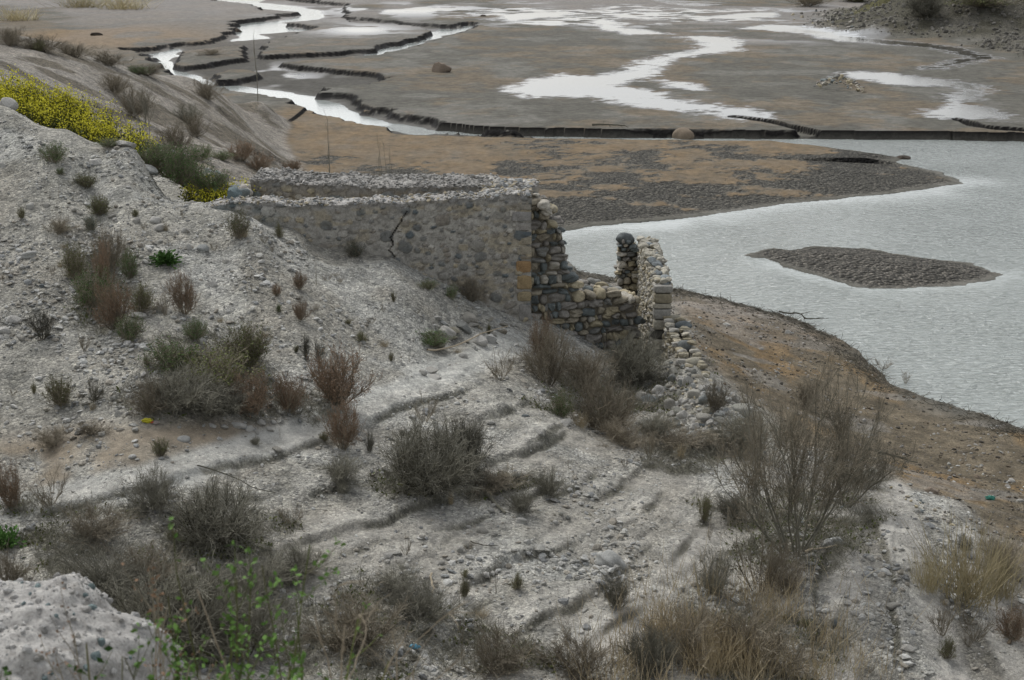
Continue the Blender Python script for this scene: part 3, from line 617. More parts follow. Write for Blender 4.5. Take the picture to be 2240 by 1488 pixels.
def dfront(s, z):
    f = s / Lf
    return .16 + .84 * float(sst(.45, .66, np.array(f + (z - 5.6) * .16)))
fw, frf = sweep_wall('front_wall', A2, B2, .70, zt_front, 2.0, house, 11, np.array([.33, .315, .28]), dfront, nst=460, pal=np.array([(.085, .10, .105), (.22, .21, .185), (.33, .285, .20), (.37, .35, .31), (.20, .18, .15), (.12, .125, .12)]), crack=crk,
    tealmask=lambda S, Zc: sst(2.9, 1.2, S) * sst(5.0, 5.6, Zc) * sst(.35, .6, fbm(S * 2, Zc * 5, 7, 3)))
hp(fw); fw['label'] = 'front wall with rubble showing through grey plaster and one long crack'
hp(chips('crest_rubble', frf, .70, zt_front, house, 31, 2400, (.015, .065)))
# dressed corner stones, bottom to top: height in the photo, width, colour
q = [(737,706,34,(.24,.235,.22)),(705,662,33,(.25,.24,.22)),(661,636,36,(.29,.24,.15)),(635,600,38,(.30,.225,.125)),(599,569,40,(.30,.195,.10)),(568,560,30,(.24,.21,.16)),(559,537,38,(.30,.27,.21)),(536,518,30,(.28,.25,.19)),(517,507,32,(.11,.13,.14)),(506,487,42,(.29,.275,.25)),(486,461,50,(.27,.26,.245)),(460,446,40,(.27,.25,.21))]
pa, dr_, nr_, _ = frf
for k, (yb, yt, w, cc) in enumerate(q):
    z0 = zpx(yb, 1150); z1 = zpx(yt, 1150); ww = w / 97.0
    c2 = B2 - dr_ * (ww / 2 - .03 + .003 * (k % 3)) - nr_ * (.26 - .02 - .006 * (k % 4))
    Vq, Fq2, m = stones(np.array([[0, 0, 0.]]), np.array([[ww / 2, .30, (z1 - z0) / 2 * .985]]) * .88, rotz(np.array([math.atan2(dr_[1], dr_[0])])), 3, 'box', 300 + k, 14.0)
    hp(obj('quoin', mesh_np('quoin', Vq, Fq2, MST, False, dict(col=np.tile(cc, (len(Vq), 1)))), house, (c2[0], c2[1], (z0 + z1) / 2)))
# rear wall, thick and capped with rubble
C0 = onz(548, 401, 6.17)[:2]; C1 = onz(1085, 408, 6.17)[:2]
def zt_rear(s): return 6.14 + (fbm(s * 1.4, s * 0, 205, 4) - .5) * .16 + sst(1.2, .4, s) * .1
rw, frr = sweep_wall('rear_wall', C0, C1, 1.1, zt_rear, 2.6, house, 13, np.array([.24, .22, .185]), lambda s, z: .9 if s < .7 else (.35 if z > 5.6 else .03), nst=160, topslope=.10, topcol=(.27, .26, .24), rr=(.07, .2))
hp(rw); rw['label'] = 'rear wall of brown plaster with a broad gravelly top'
hp(chips('crest_rubble', frr, 1.1, zt_rear, house, 33, 3000, (.02, .06), slope=.10, pal=[(.27, .26, .24), (.32, .31, .29), (.20, .2, .19), (.36, .35, .33)]))
E0 = onz(1092, 434, 6.1)[:2]; E1 = onz(1060, 384, 6.1)[:2]
def zt_end(s): return 6.13 + (fbm(s * 1.4, s * 0, 207, 4) - .5) * .22
# end wall runs back from the quoins
E0 = B2 - dr_ * 1.15 - nr_ * .75; E1 = C1 - nr_ * 1.0 + np.array([.05, 0])
dE = (E1 - E0) / np.linalg.norm(E1 - E0)
ew, fre = sweep_wall('end_wall', E1, E0, 1.1, zt_end, 2.6, house, 17, np.array([.27, .25, .22]), lambda s, z: .8, nst=90)
hp(ew); hp(chips('crest_rubble', fre, 1.1, zt_end, house, 35, 2400, (.02, .10)))

# ---------------------------------------------------------------- walls laid of bare stones
def dry_wall(name, P0, P1, th, zb, zt, parent, rs, rh=(.08, .19), rw_=(.12, .42), pal=PAL, wts=None, side=1, mode='box', flat=1.0, core=(.15, .135, .105), dims=.13, box=3.6):
    rg = np.random.default_rng(rs); P0 = np.array(P0, float); P1 = np.array(P1, float); Ln = np.linalg.norm(P1 - P0); dr = (P1 - P0) / Ln; nr = np.array([-dr[1], dr[0]]) * side
    cs_, ss_, co_ = [], [], []
    nl = max(2, int(round(th / (dims * 2)))); lay = np.linspace(dims * .8, th - dims * .8, nl)
    zmax = max(zt(x) for x in np.linspace(0, Ln, 60)); zmin = min(zb(x) for x in np.linspace(0, Ln, 60)); z = zmin
    while z < zmax:
        h = rg.uniform(*rh)
        for li, o in enumerate(lay):
            s = -rg.uniform(0, .1)
            while s < Ln:
                w = rg.uniform(*rw_) if rg.random() < .8 else rg.uniform(.08, .16)
                sm = s + w / 2; zc = z + h / 2; s += w * .98
                if sm > Ln + .05 or zc > zt(min(max(sm, 0), Ln)) + .02 or zc < zb(min(max(sm, 0), Ln)) - .1: continue
                inner = 0 < li < nl - 1
                if inner and zt(min(sm, Ln)) - zc > .42 and sm > .3 and sm < Ln - .3: continue
                cs_.append((sm + rg.normal(0, .008), o + rg.normal(0, .018), zc + rg.normal(0, .012))); hh = h * rg.uniform(.86, 1.06)
                ss_.append((w / 2 * .96, dims * rg.uniform(.9, 1.2), hh / 2)); co_.append(pal[rg.choice(len(pal), p=wts)] * rg.uniform(.75, 1.2))
        z += h * .97
    c = np.array(cs_); n = len(c); p = np.stack([P0[0] + dr[0] * c[:, 0] + nr[0] * c[:, 1], P0[1] + dr[1] * c[:, 0] + nr[1] * c[:, 1], c[:, 2]], -1)
    Rm = rotz(np.full(n, math.atan2(dr[1], dr[0])) + rg.normal(0, .06, n), .07, rg)
    Vs, Fs, m = stones(p, np.array(ss_) * .97, Rm, 2, mode, rs, box); cl = np.repeat(np.array(co_), m, 0)
    # a dark core of earth and mortar shows in the joints
    k = 40; sx = np.linspace(.06, Ln - .06, k); rows = []
    for o in (.07, th - .07): rows.append(np.stack([P0[0] + dr[0] * sx + nr[0] * o, P0[1] + dr[1] * sx + nr[1] * o, np.array([zb(x) for x in sx]) - .2], -1)); rows.append(np.stack([P0[0] + dr[0] * sx + nr[0] * o, P0[1] + dr[1] * sx + nr[1] * o, np.array([min(zt(x - .12), zt(x), zt(x + .12)) for x in sx]) - .20], -1))
    Vc = np.concatenate([rows[0], rows[1], rows[3], rows[2]]); b = len(Vs); F4 = []
    for r in range(4):
        for j in range(k - 1): F4.append([b + r * k + j, b + r * k + j + 1, b + (r + 1) % 4 * k + j + 1, b + (r + 1) % 4 * k + j])
    for j in (0, k - 1): F4.append([b + j, b + k + j, b + 2 * k + j, b + 3 * k + j])
    me = mesh_np(name, np.concatenate([Vs, Vc]), [Fs, np.array(F4)], MST, False, dict(col=np.concatenate([cl, np.tile(core, (len(Vc), 1))])))
    return obj(name, me, parent)
def prof(xs_, zs_, nz=.05, s=0):
    return lambda x: float(np.interp(x, xs_, zs_)) + (float(fbm(np.array(x * 2.3), np.array(0.), 400 + s, 3)) - .5) * nz * 2
# broken cross wall of big river cobbles, high at the building and raking down to the right
w0 = at(1158, 700, 33.0)[:2]; w1 = at(1398, 700, 33.9)[:2]; wl_ = float(np.linalg.norm(w1 - w0)); sc_ = wl_ / 240.
cx = [(p - 1158) * sc_ for p in (1158, 1175, 1192, 1206, 1222, 1236, 1248, 1256, 1262, 1285, 1330, 1370, 1398)]
def zz_(py, px): return float(at(px, py, 33.4)[2])
tops = [6.02, 5.98, 5.80, zz_(470, 1206), zz_(486, 1222), zz_(515, 1236), zz_(560, 1248), zz_(600, 1256), zz_(632, 1262), zz_(640, 1285), zz_(650, 1330), zz_(656, 1370), zz_(664, 1398)]
rgc = np.random.default_rng(3); n = 26; cpos = []
for i in range(n):
    px = rgc.uniform(1150, 1208); py = 412 + (px - 1150) * .75 + rgc.uniform(-4, 22); cpos.append(at(px, py, 33.1 + rgc.uniform(-.1, .9)))
V1, F1, m = stones(np.array(cpos), rgc.uniform(.05, .125, (n, 1)) * rgc.uniform(.7, 1.2, (n, 3)) * [1.2, 1, .7], rotz(rgc.uniform(0, 6, n), .2, rgc), 2, 'box', 88, 3.0)
hp(obj('corner_rubble', mesh_np('corner_rubble', V1, F1, MST, False, dict(col=np.repeat(PAL[rgc.integers(0, 6, n)], m, 0))), house))
cw = dry_wall('cobble_wall', w0, w1, 1.25, lambda x: 1.9, prof(cx, tops, .05, 1), None, 51, (.10, .24), (.14, .46), wts=[.22, .24, .14, .08, .18, .14], dims=.15, box=3.0)
tag(cw, 'broken cross wall of grey cobbles raking down from the building corner to knee height', 'stone wall')
# standing wall: pale left face, squared stones at the near end, a short return at the far end
fy0, fy1 = 33.0, 37.5; xL = 3.39
def zst(x): return float(np.interp(x, [0, .5, 1.2, 3.2, 4.5], [3.93, 3.98, 4.06, 4.12, 4.05]))
stand = empty('standing_wall', (xL + .2, 35, 2)); tag(stand, 'tall isolated wall of pale yellowish stones standing at the water side', 'stone wall')
PL = np.array([(.34, .31, .235), (.38, .355, .29), (.27, .24, .17), (.30, .29, .26), (.22, .21, .18), (.42, .40, .35)])
def sp(o):
    o.matrix_parent_inverse = Matrix.Translation(-stand.location); return o
sp(dry_wall('wall', (xL + .42, fy0 + .12), (xL + .42, fy1), .40, lambda x: 1.2, lambda x: zst(x) + (float(fbm(np.array(x * 3.), np.array(1.), 411, 3)) - .5) * .16, stand, 61, (.07, .13), (.10, .26), pal=PL, side=1, core=(.17, .15, .11), dims=.10))
sp(dry_wall('return_wall', (xL - .52, fy1 - .15), (xL + .05, fy1 - .15), .42, lambda x: .8, lambda x: 3.98 + (float(fbm(np.array(x * 5.), np.array(2.), 413, 2)) - .5) * .2, stand, 63, (.08, .18), (.14, .34), pal=PAL * 1.05, wts=[.15, .2, .25, .12, .2, .08], side=1, core=(.07, .06, .045)))
rg = np.random.default_rng(5)
zq = 1.6
while zq < 3.82:
    h = rg.uniform(.13, .28); w = .23 if h > .2 else .24
    V1, F1, m = stones(np.array([[0, 0, 0.]]), np.array([[w * .92, .15, h / 2 * .90]]), rotz(np.array([rg.normal(0, .03)])), 3, 'box', int(zq * 100), 12.0)
    gap = 2.45 < zq < 2.62
    cc = PL[rg.integers(0, 5)] * .92 if not gap else np.array([.10, .095, .085])
    sp(obj('quoin', mesh_np('quoin', V1, F1, MST, False, dict(col=np.tile(cc, (len(V1), 1)))), stand, (xL + .215 + (0 if not gap else -.05) + rg.normal(0, .012), fy0 + .04 + rg.normal(0, .012) + (.05 if gap else 0), zq + h / 2)))
    zq += h
n = 120; s = rg.uniform(0, 4.4, n); pz = np.array([zst(a) for a in s])
V1, F1, m = stones(np.stack([xL + rg.uniform(.02, .40, n), fy0 + .1 + s, pz + rg.uniform(-.02, .09, n)], -1), rg.uniform(.04, .13, (n, 1)) * rg.uniform(.7, 1.2, (n, 3)) * np.array([1.1, 1.1, .65]), rotz(rg.uniform(0, 6, n), .3, rg), 2, 'facet', 71)
cl = np.where(rg.random((n, 1)) < .35, np.array([[.20, .22, .225]]), np.array([[.38, .36, .30]])) * rg.uniform(.75, 1.1, (n, 1))
sp(obj('crest_rubble', mesh_np('crest_rubble', V1, F1, MST, False, dict(col=np.repeat(cl, m, 0))), stand))
V1, F1, m = stones(np.array([[xL - .33, fy1 + .05, 4.07]]), np.array([[.24, .2, .17]]), rotz(np.array([.3])), 3, 'round', 72)
tag(obj('boulder', mesh_np('boulder', V1 - V1.mean(0), F1, MDRK, True), None, V1.mean(0)), 'rounded black cobble perched on the left end of the tall isolated wall', 'rock')
# lower wall stepping down towards the road
l0 = at(1452, 700, 32.8)[:2]; l1 = at(1520, 850, 29.6)[:2]
def zlow(x): return float(np.interp(x, [0, .25, .9, 1.8, 2.6, 3.4], [3.12, 3.1, 2.9, 2.72, 2.55, 2.35]))
lw = dry_wall('stepped_wall', l0 + np.array([.46, 0]), l1 + np.array([.46, 0]), .46, lambda x: 1.2, lambda x: zlow(x) + (float(fbm(np.array(x * 3.), np.array(4.), 417, 3)) - .5) * .12, None, 81, (.07, .13), (.09, .24), pal=PL, wts=[.28, .2, .22, .12, .1, .08], side=-1, core=(.15, .13, .10), dims=.10)
tag(lw, 'low crumbling wall stepping down from the tall isolated wall into the rubble heap', 'stone wall')
# rough stone row behind the flowers, left of the rear wall
r0 = at(552, 395, 33.6)[:2]; r1 = at(452, 352, 38.5)[:2]
rwz = [gz(*r0), gz(*r1)]
br = dry_wall('boundary_wall', r0, r1, .45, lambda x: 3.5, prof([0, 2, 5.2], [6.0, 6.0, 5.95], .12, 6), None, 91, (.16, .3), (.22, .5), pal=PAL * 1.15, wts=[.25, .3, .05, .15, .1, .15], side=1, dims=.17, box=3.0)
tag(br, 'rough row of dark grey stones running back from the left end of the rear wall', 'stone wall')
V1, F1, m = stones(np.array([[0, 0, 0.]]), np.array([[.20, .16, .26]]), rotz(np.array([.5])), 2, 'facet', 95)
pz_ = onz(507, 447, 6.12); tag(obj('rock', mesh_np('rock', V1, F1, mat_stone('teal_rock', [(.12, .155, .16), (.13, .165, .17)]), False), None, (pz_[0], pz_[1] + .25, 6.25)), 'pointed teal grey stone standing upright on the left of the front wall', 'rock')
# ---------------------------------------------------------------- plants
def mat_plant(name, stops, rough=.85, trans=0.0, jit=.3):
    t = NT(name); rnd = t.n('ObjectInfo').outputs['Random']; pr = t.n('NewGeometry').outputs['Random Per Island']
    b = t.ramp(pr, [(i / max(len(stops) - 1, 1), c) for i, c in enumerate(stops)])
    v = t.math('MULTIPLY_ADD', rnd, jit * 2, 1 - jit); hsn = t.n('HueSaturation', Color=b); t.l(v, hsn.inputs['Value'])
    t.l(hsn.outputs[0], t.b.inputs['Base Color']); t.b.inputs['Roughness'].default_value = rough; t.b.inputs['Specular IOR Level'].default_value = .15
    if trans: t.b.inputs['Subsurface Weight'].default_value = 0
    return t.m
M_GREY = mat_plant('grey_twig', [(.12, .115, .09), (.235, .225, .18), (.17, .162, .128)])
M_BROWN = mat_plant('brown_twig', [(.14, .122, .09), (.255, .225, .17), (.195, .168, .125)])
M_RUST = mat_plant('rust_twig', [(.16, .115, .078), (.27, .19, .13), (.21, .15, .10)])
M_OLIVE = mat_plant('olive_leaf', [(.08, .10, .03), (.13, .155, .05), (.115, .105, .05)])
M_GREEN = mat_plant('green_leaf', [(.045, .10, .025), (.08, .16, .04), (.06, .125, .03)])
M_BLUEG = mat_plant('blue_green_leaf', [(.05, .085, .065), (.08, .12, .095)])
M_LIME = mat_plant('fresh_leaf', [(.10, .20, .045), (.16, .28, .07), (.13, .24, .06)])
M_GOLD = mat_plant('straw', [(.30, .25, .16), (.44, .37, .25), (.26, .22, .14)])
M_REED = mat_plant('reed_blade', [(.30, .265, .15), (.46, .40, .25), (.36, .31, .19)])
M_STRAWC = mat_plant('bleached_branch', [(.30, .25, .18), (.36, .31, .23)])
M_YEL = mat_plant('yellow_petal', [(.50, .47, .04), (.62, .57, .06)], jit=.1)
M_SEED = mat_plant('seed_head', [(.18, .11, .065), (.26, .17, .11)])
M_DARKT = mat_plant('dark_twig', [(.062, .058, .045), (.115, .108, .082)])
def unit(v): return v / np.maximum(np.linalg.norm(v, axis=-1, keepdims=True), 1e-9)
def grow(rg, base, dirn, length, seg=4, curve=.15, up=.0):
    """paths (n, seg+1, 3)"""
    n = len(base); P = np.zeros((n, seg + 1, 3)); P[:, 0] = base; d = unit(dirn)
    for k in range(seg):
        d = unit(d + rg.normal(0, curve, (n, 3)) + np.array([0, 0, up])); P[:, k + 1] = P[:, k] + d * (length / seg)[:, None]
    return P
def branch(rg, P, k, length, spread=.6, seg=3, t0=.25, curve=.12, up=.05, tmax=1.0):
    n, m, _ = P.shape; pi = rg.integers(0, n, k); t = rg.uniform(t0, tmax, k) * (m - 1); i = np.minimum(t.astype(int), m - 2); f = (t - i)[:, None]
    b = P[pi, i] * (1 - f) + P[pi, i + 1] * f; d = unit(P[pi, i + 1] - P[pi, i]) + rg.normal(0, spread, (k, 3))
    return grow(rg, b, d, length * rg.uniform(.5, 1.1, k), seg, curve, up)
def tubes(P, r0, r1, sides=3):
    n, m, _ = P.shape; T = np.zeros_like(P); T[:, 1:-1] = P[:, 2:] - P[:, :-2]; T[:, 0] = P[:, 1] - P[:, 0]; T[:, -1] = P[:, -1] - P[:, -2]; T = unit(T)
    a = np.where(np.abs(T[..., 2:3]) > .9, np.array([1., 0, 0]), np.array([0, 0, 1.])); u = unit(np.cross(T, a)); v = np.cross(T, u)
    r = np.linspace(0, 1, m)[None, :, None]; r0 = np.broadcast_to(np.asarray(r0, float), (n,)); r1 = np.broadcast_to(np.asarray(r1, float), (n,))
    rad = r0[:, None, None] * (1 - r) + r1[:, None, None] * r
    ang = np.arange(sides) * 2 * math.pi / sides
    V = (P[:, :, None] + rad[..., None] * (u[:, :, None] * np.cos(ang)[None, None, :, None] + v[:, :, None] * np.sin(ang)[None, None, :, None])).reshape(-1, 3)
    i = np.arange(n)[:, None, None] * m * sides + np.arange(m - 1)[None, :, None] * sides; s = np.arange(sides)[None, None]; s2 = (s + 1) % sides
    return V, np.stack([i + s, i + s2, i + sides + s2, i + sides + s], -1).reshape(-1, 4)
def leaves(rg, p, size, d=None, aspect=.45, fold=0.0):
    n = len(p); d = unit(rg.normal(size=(n, 3)) if d is None else d); w = unit(np.cross(d, rg.normal(size=(n, 3)))); L = (size * rg.uniform(.6, 1.2, n))[:, None]
    nrm = np.cross(d, w)
    V = np.stack([p, p + d * L * .5 + w * L * aspect * .5 + nrm * L * fold, p + d * L, p + d * L * .5 - w * L * aspect * .5 + nrm * L * fold], 1).reshape(-1, 3)
    return V, np.arange(n * 4).reshape(-1, 4)
def merge(parts):
    Vs, Fs, o = [], [], 0
    for v, f in parts: Vs.append(v); Fs.append(f + o); o += len(v)
    return np.concatenate(Vs), np.concatenate(Fs)
def tips(P): return P[:, -1]
def stems0(rg, n, spread, length, seg=5, base=.06, curve=.12, up=.06):
    az = rg.uniform(0, 6.283, n); tl = rg.uniform(0, 1, n) ** .7 * spread
    d = np.stack([np.cos(az) * np.sin(tl), np.sin(az) * np.sin(tl), np.cos(tl)], -1)
    b = np.stack([np.cos(az), np.sin(az), np.zeros(n)], -1) * (rg.uniform(0, base, n))[:, None]; b[:, 2] = -.05
    return grow(rg, b, d, length * rg.uniform(.65, 1.05, n), seg, curve, up)
# unit plants, roughly one metre tall and one metre across
def k_dry(rg, ms=M_GREY, mt=M_GREY, dens=1.0, spread=1.15, fine=.0028):
    S = stems0(rg, int(34 * dens), spread, .86, curve=.2); B = branch(rg, S, int(400 * dens), .36, .5, 3, .15, .16, .06); T = branch(rg, B, int(3000 * dens), .19, .6, 3, .1, .2, .04)
    return [('stems', merge([tubes(S, .009, .0035), tubes(B, .0045, .002)]), ms), ('twigs', tubes(T, fine, fine * .5), mt)]
def k_rust(rg):
    S = stems0(rg, 34, 1.05, .92, curve=.15, up=.10); B = branch(rg, S, 420, .32, .42, 3, .2, .15, up=.14); T = branch(rg, B, 2200, .13, .6, 2, .1, .16, up=.08)
    L = leaves(rg, tips(T)[::1], np.full(len(T), .035), aspect=.5)
    return [('stems', merge([tubes(S, .010, .004), tubes(B, .005, .0025)]), M_BROWN), ('twigs', merge([tubes(T, .0035, .002)]), M_RUST), ('leaves', L, M_RUST)]
def k_olive(rg, ml=M_OLIVE):
    S = stems0(rg, 40, 1.1, .85, up=.08); B = branch(rg, S, 420, .35, .45, 3, .15, up=.1); T = branch(rg, B, 1300, .16, .5, 2, .1, up=.08)
    pt = np.concatenate([tips(T), T[:, 1], tips(B)]); L = leaves(rg, pt, np.full(len(pt), .05), aspect=.4)
    return [('stems', merge([tubes(S, .010, .004), tubes(B, .005, .0025), tubes(T, .003, .002)]), M_BROWN), ('leaves', L, ml)]
def k_sparse(rg, m=M_BROWN):
    S = stems0(rg, 11, .95, .95, curve=.14, up=.05); B = branch(rg, S, 80, .38, .35, 3, .25, up=.12); T = branch(rg, B, 240, .2, .4, 2, .1, up=.1)
    return [('stems', merge([tubes(S, .013, .005), tubes(B, .006, .003)]), m), ('twigs', tubes(T, .004, .0025), m)]
def k_green(rg, ml=M_GREEN):
    n = 150; az = rg.uniform(0, 6.28, n); tl = rg.uniform(.2, 1.35, n); d = np.stack([np.cos(az) * np.sin(tl), np.sin(az) * np.sin(tl), np.cos(tl)], -1)
    S = grow(rg, np.zeros((n, 3)), d, rg.uniform(.3, .75, n), 4, .12, -.02)
    pt = S[:, 1:].reshape(-1, 3); dd = np.repeat(unit(S[:, -1] - S[:, 0]), 4, 0) + rg.normal(0, .5, (len(pt), 3)); L = leaves(rg, pt, np.full(len(pt), .22), dd, .5, .08)
    return [('stems', tubes(S, .008, .004), ml), ('leaves', L, ml)]
def k_curly(rg):
    n = 520; az = rg.uniform(0, 6.28, n); d = np.stack([np.cos(az), np.sin(az), rg.uniform(.3, 1.6, n)], -1)
    P = grow(rg, rg.normal(0, .10, (n, 3)) * [1, 1, .3], d, rg.uniform(.5, 1.0, n), 7, .14, -.12); P[..., 2] = np.maximum(P[..., 2] * 1.1, .01)
    T = branch(rg, P, 900, .22, .5, 4, .3, .2, -.1)
    return [('stems', tubes(P, .0065, .003), M_GREY), ('twigs', tubes(T, .0035, .002), M_GREY)]
def k_reed(rg, ml=M_REED, n=190, lean=.5):
    b = rg.normal(0, .22, (n, 3)) * [1, 1, 0]; d = np.stack([b[:, 0] * .6 + rg.normal(0, lean, n) * .7, b[:, 1] * .6 + rg.normal(0, lean, n) * .7, np.ones(n)], -1)
    P = grow(rg, b, d, rg.uniform(.45, 1.0, n), 4, .07, -.03)
    return [('blades', tubes(P, .006, .0018), ml)]
def k_thin(rg):
    S = stems0(rg, 5, .25, .98, 6, .03, .06, .03); B = branch(rg, S, 26, .2, .45, 3, .25, up=.1)
    return [('stems', merge([tubes(S, .009, .003), tubes(B, .004, .002)]), M_BROWN)]
KINDS = dict(dry=k_dry, brown=lambda r: k_dry(r, M_BROWN, M_BROWN, .8), dense=lambda r: k_dry(r, M_DARKT, M_GREY, 1.5, 1.15,   .0032), rust=k_rust, olive=k_olive, sparse=k_sparse, green=k_green,
    blue=lambda r: k_olive(r, M_BLUEG), leafy=lambda r: k_olive(r, M_GREEN), curly=k_curly, reed=k_reed, gold=lambda r: k_reed(r, M_GOLD, 170, .55), thin=k_thin, dark=lambda r: k_dry(r, M_DARKT, M_DARKT, .5, .9), lime=lambda r: k_green(r, M_LIME))
NAMES = dict(dry='dry_shrub', brown='dry_shrub', dense='dry_shrub', rust='rust_shrub', olive='olive_shrub', sparse='bare_shrub', green='leafy_weed', blue='blue_green_plant', leafy='green_shrub', curly='tangled_shrub', reed='reed_clump', gold='dry_grass_tuft', thin='thin_stalks', dark='dark_weed', lime='leafy_weed')
CATS = dict(reed='reeds', gold='grass tuft', green='weed', blue='plant', dark='weed', thin='dead stalks', lime='weed')
_mesh = {}
def plant_mesh(kind, var):
    if (kind, var) not in _mesh:
        rg = np.random.default_rng(900 + var * 31 + sum(map(ord, kind)))
        _mesh[kind, var] = [(pn, mesh_np(NAMES[kind] + '_' + pn, v, f, m)) for pn, (v, f), m in KINDS[kind](rg)]
    return _mesh[kind, var]
_pr = random.Random(4); _cnt = {}
def plant(kind, px, py, w, h, label, group=None, dmin=0, p=None, simple=False):
    g = ground(px, py, dmin) if p is None else np.array(p); dist = math.hypot(math.hypot(g[0], g[1]), CAM_H - g[2])
    _cnt[kind] = _cnt.get(kind, 0) + 1; nv = 4 if kind in ('dry', 'rust', 'brown', 'olive') else 2
    sw = w * dist / F / 1.25; sh = h * dist / F / .93
    r = empty(NAMES[kind], g - np.array([0, 0, .01]), _pr.uniform(0, 6.28), (sw, sw, sh)); tag(r, label, CATS.get(kind, 'shrub'), group)
    for pn, me in plant_mesh(kind, _cnt[kind] % nv): obj(pn, me, r)
    return r
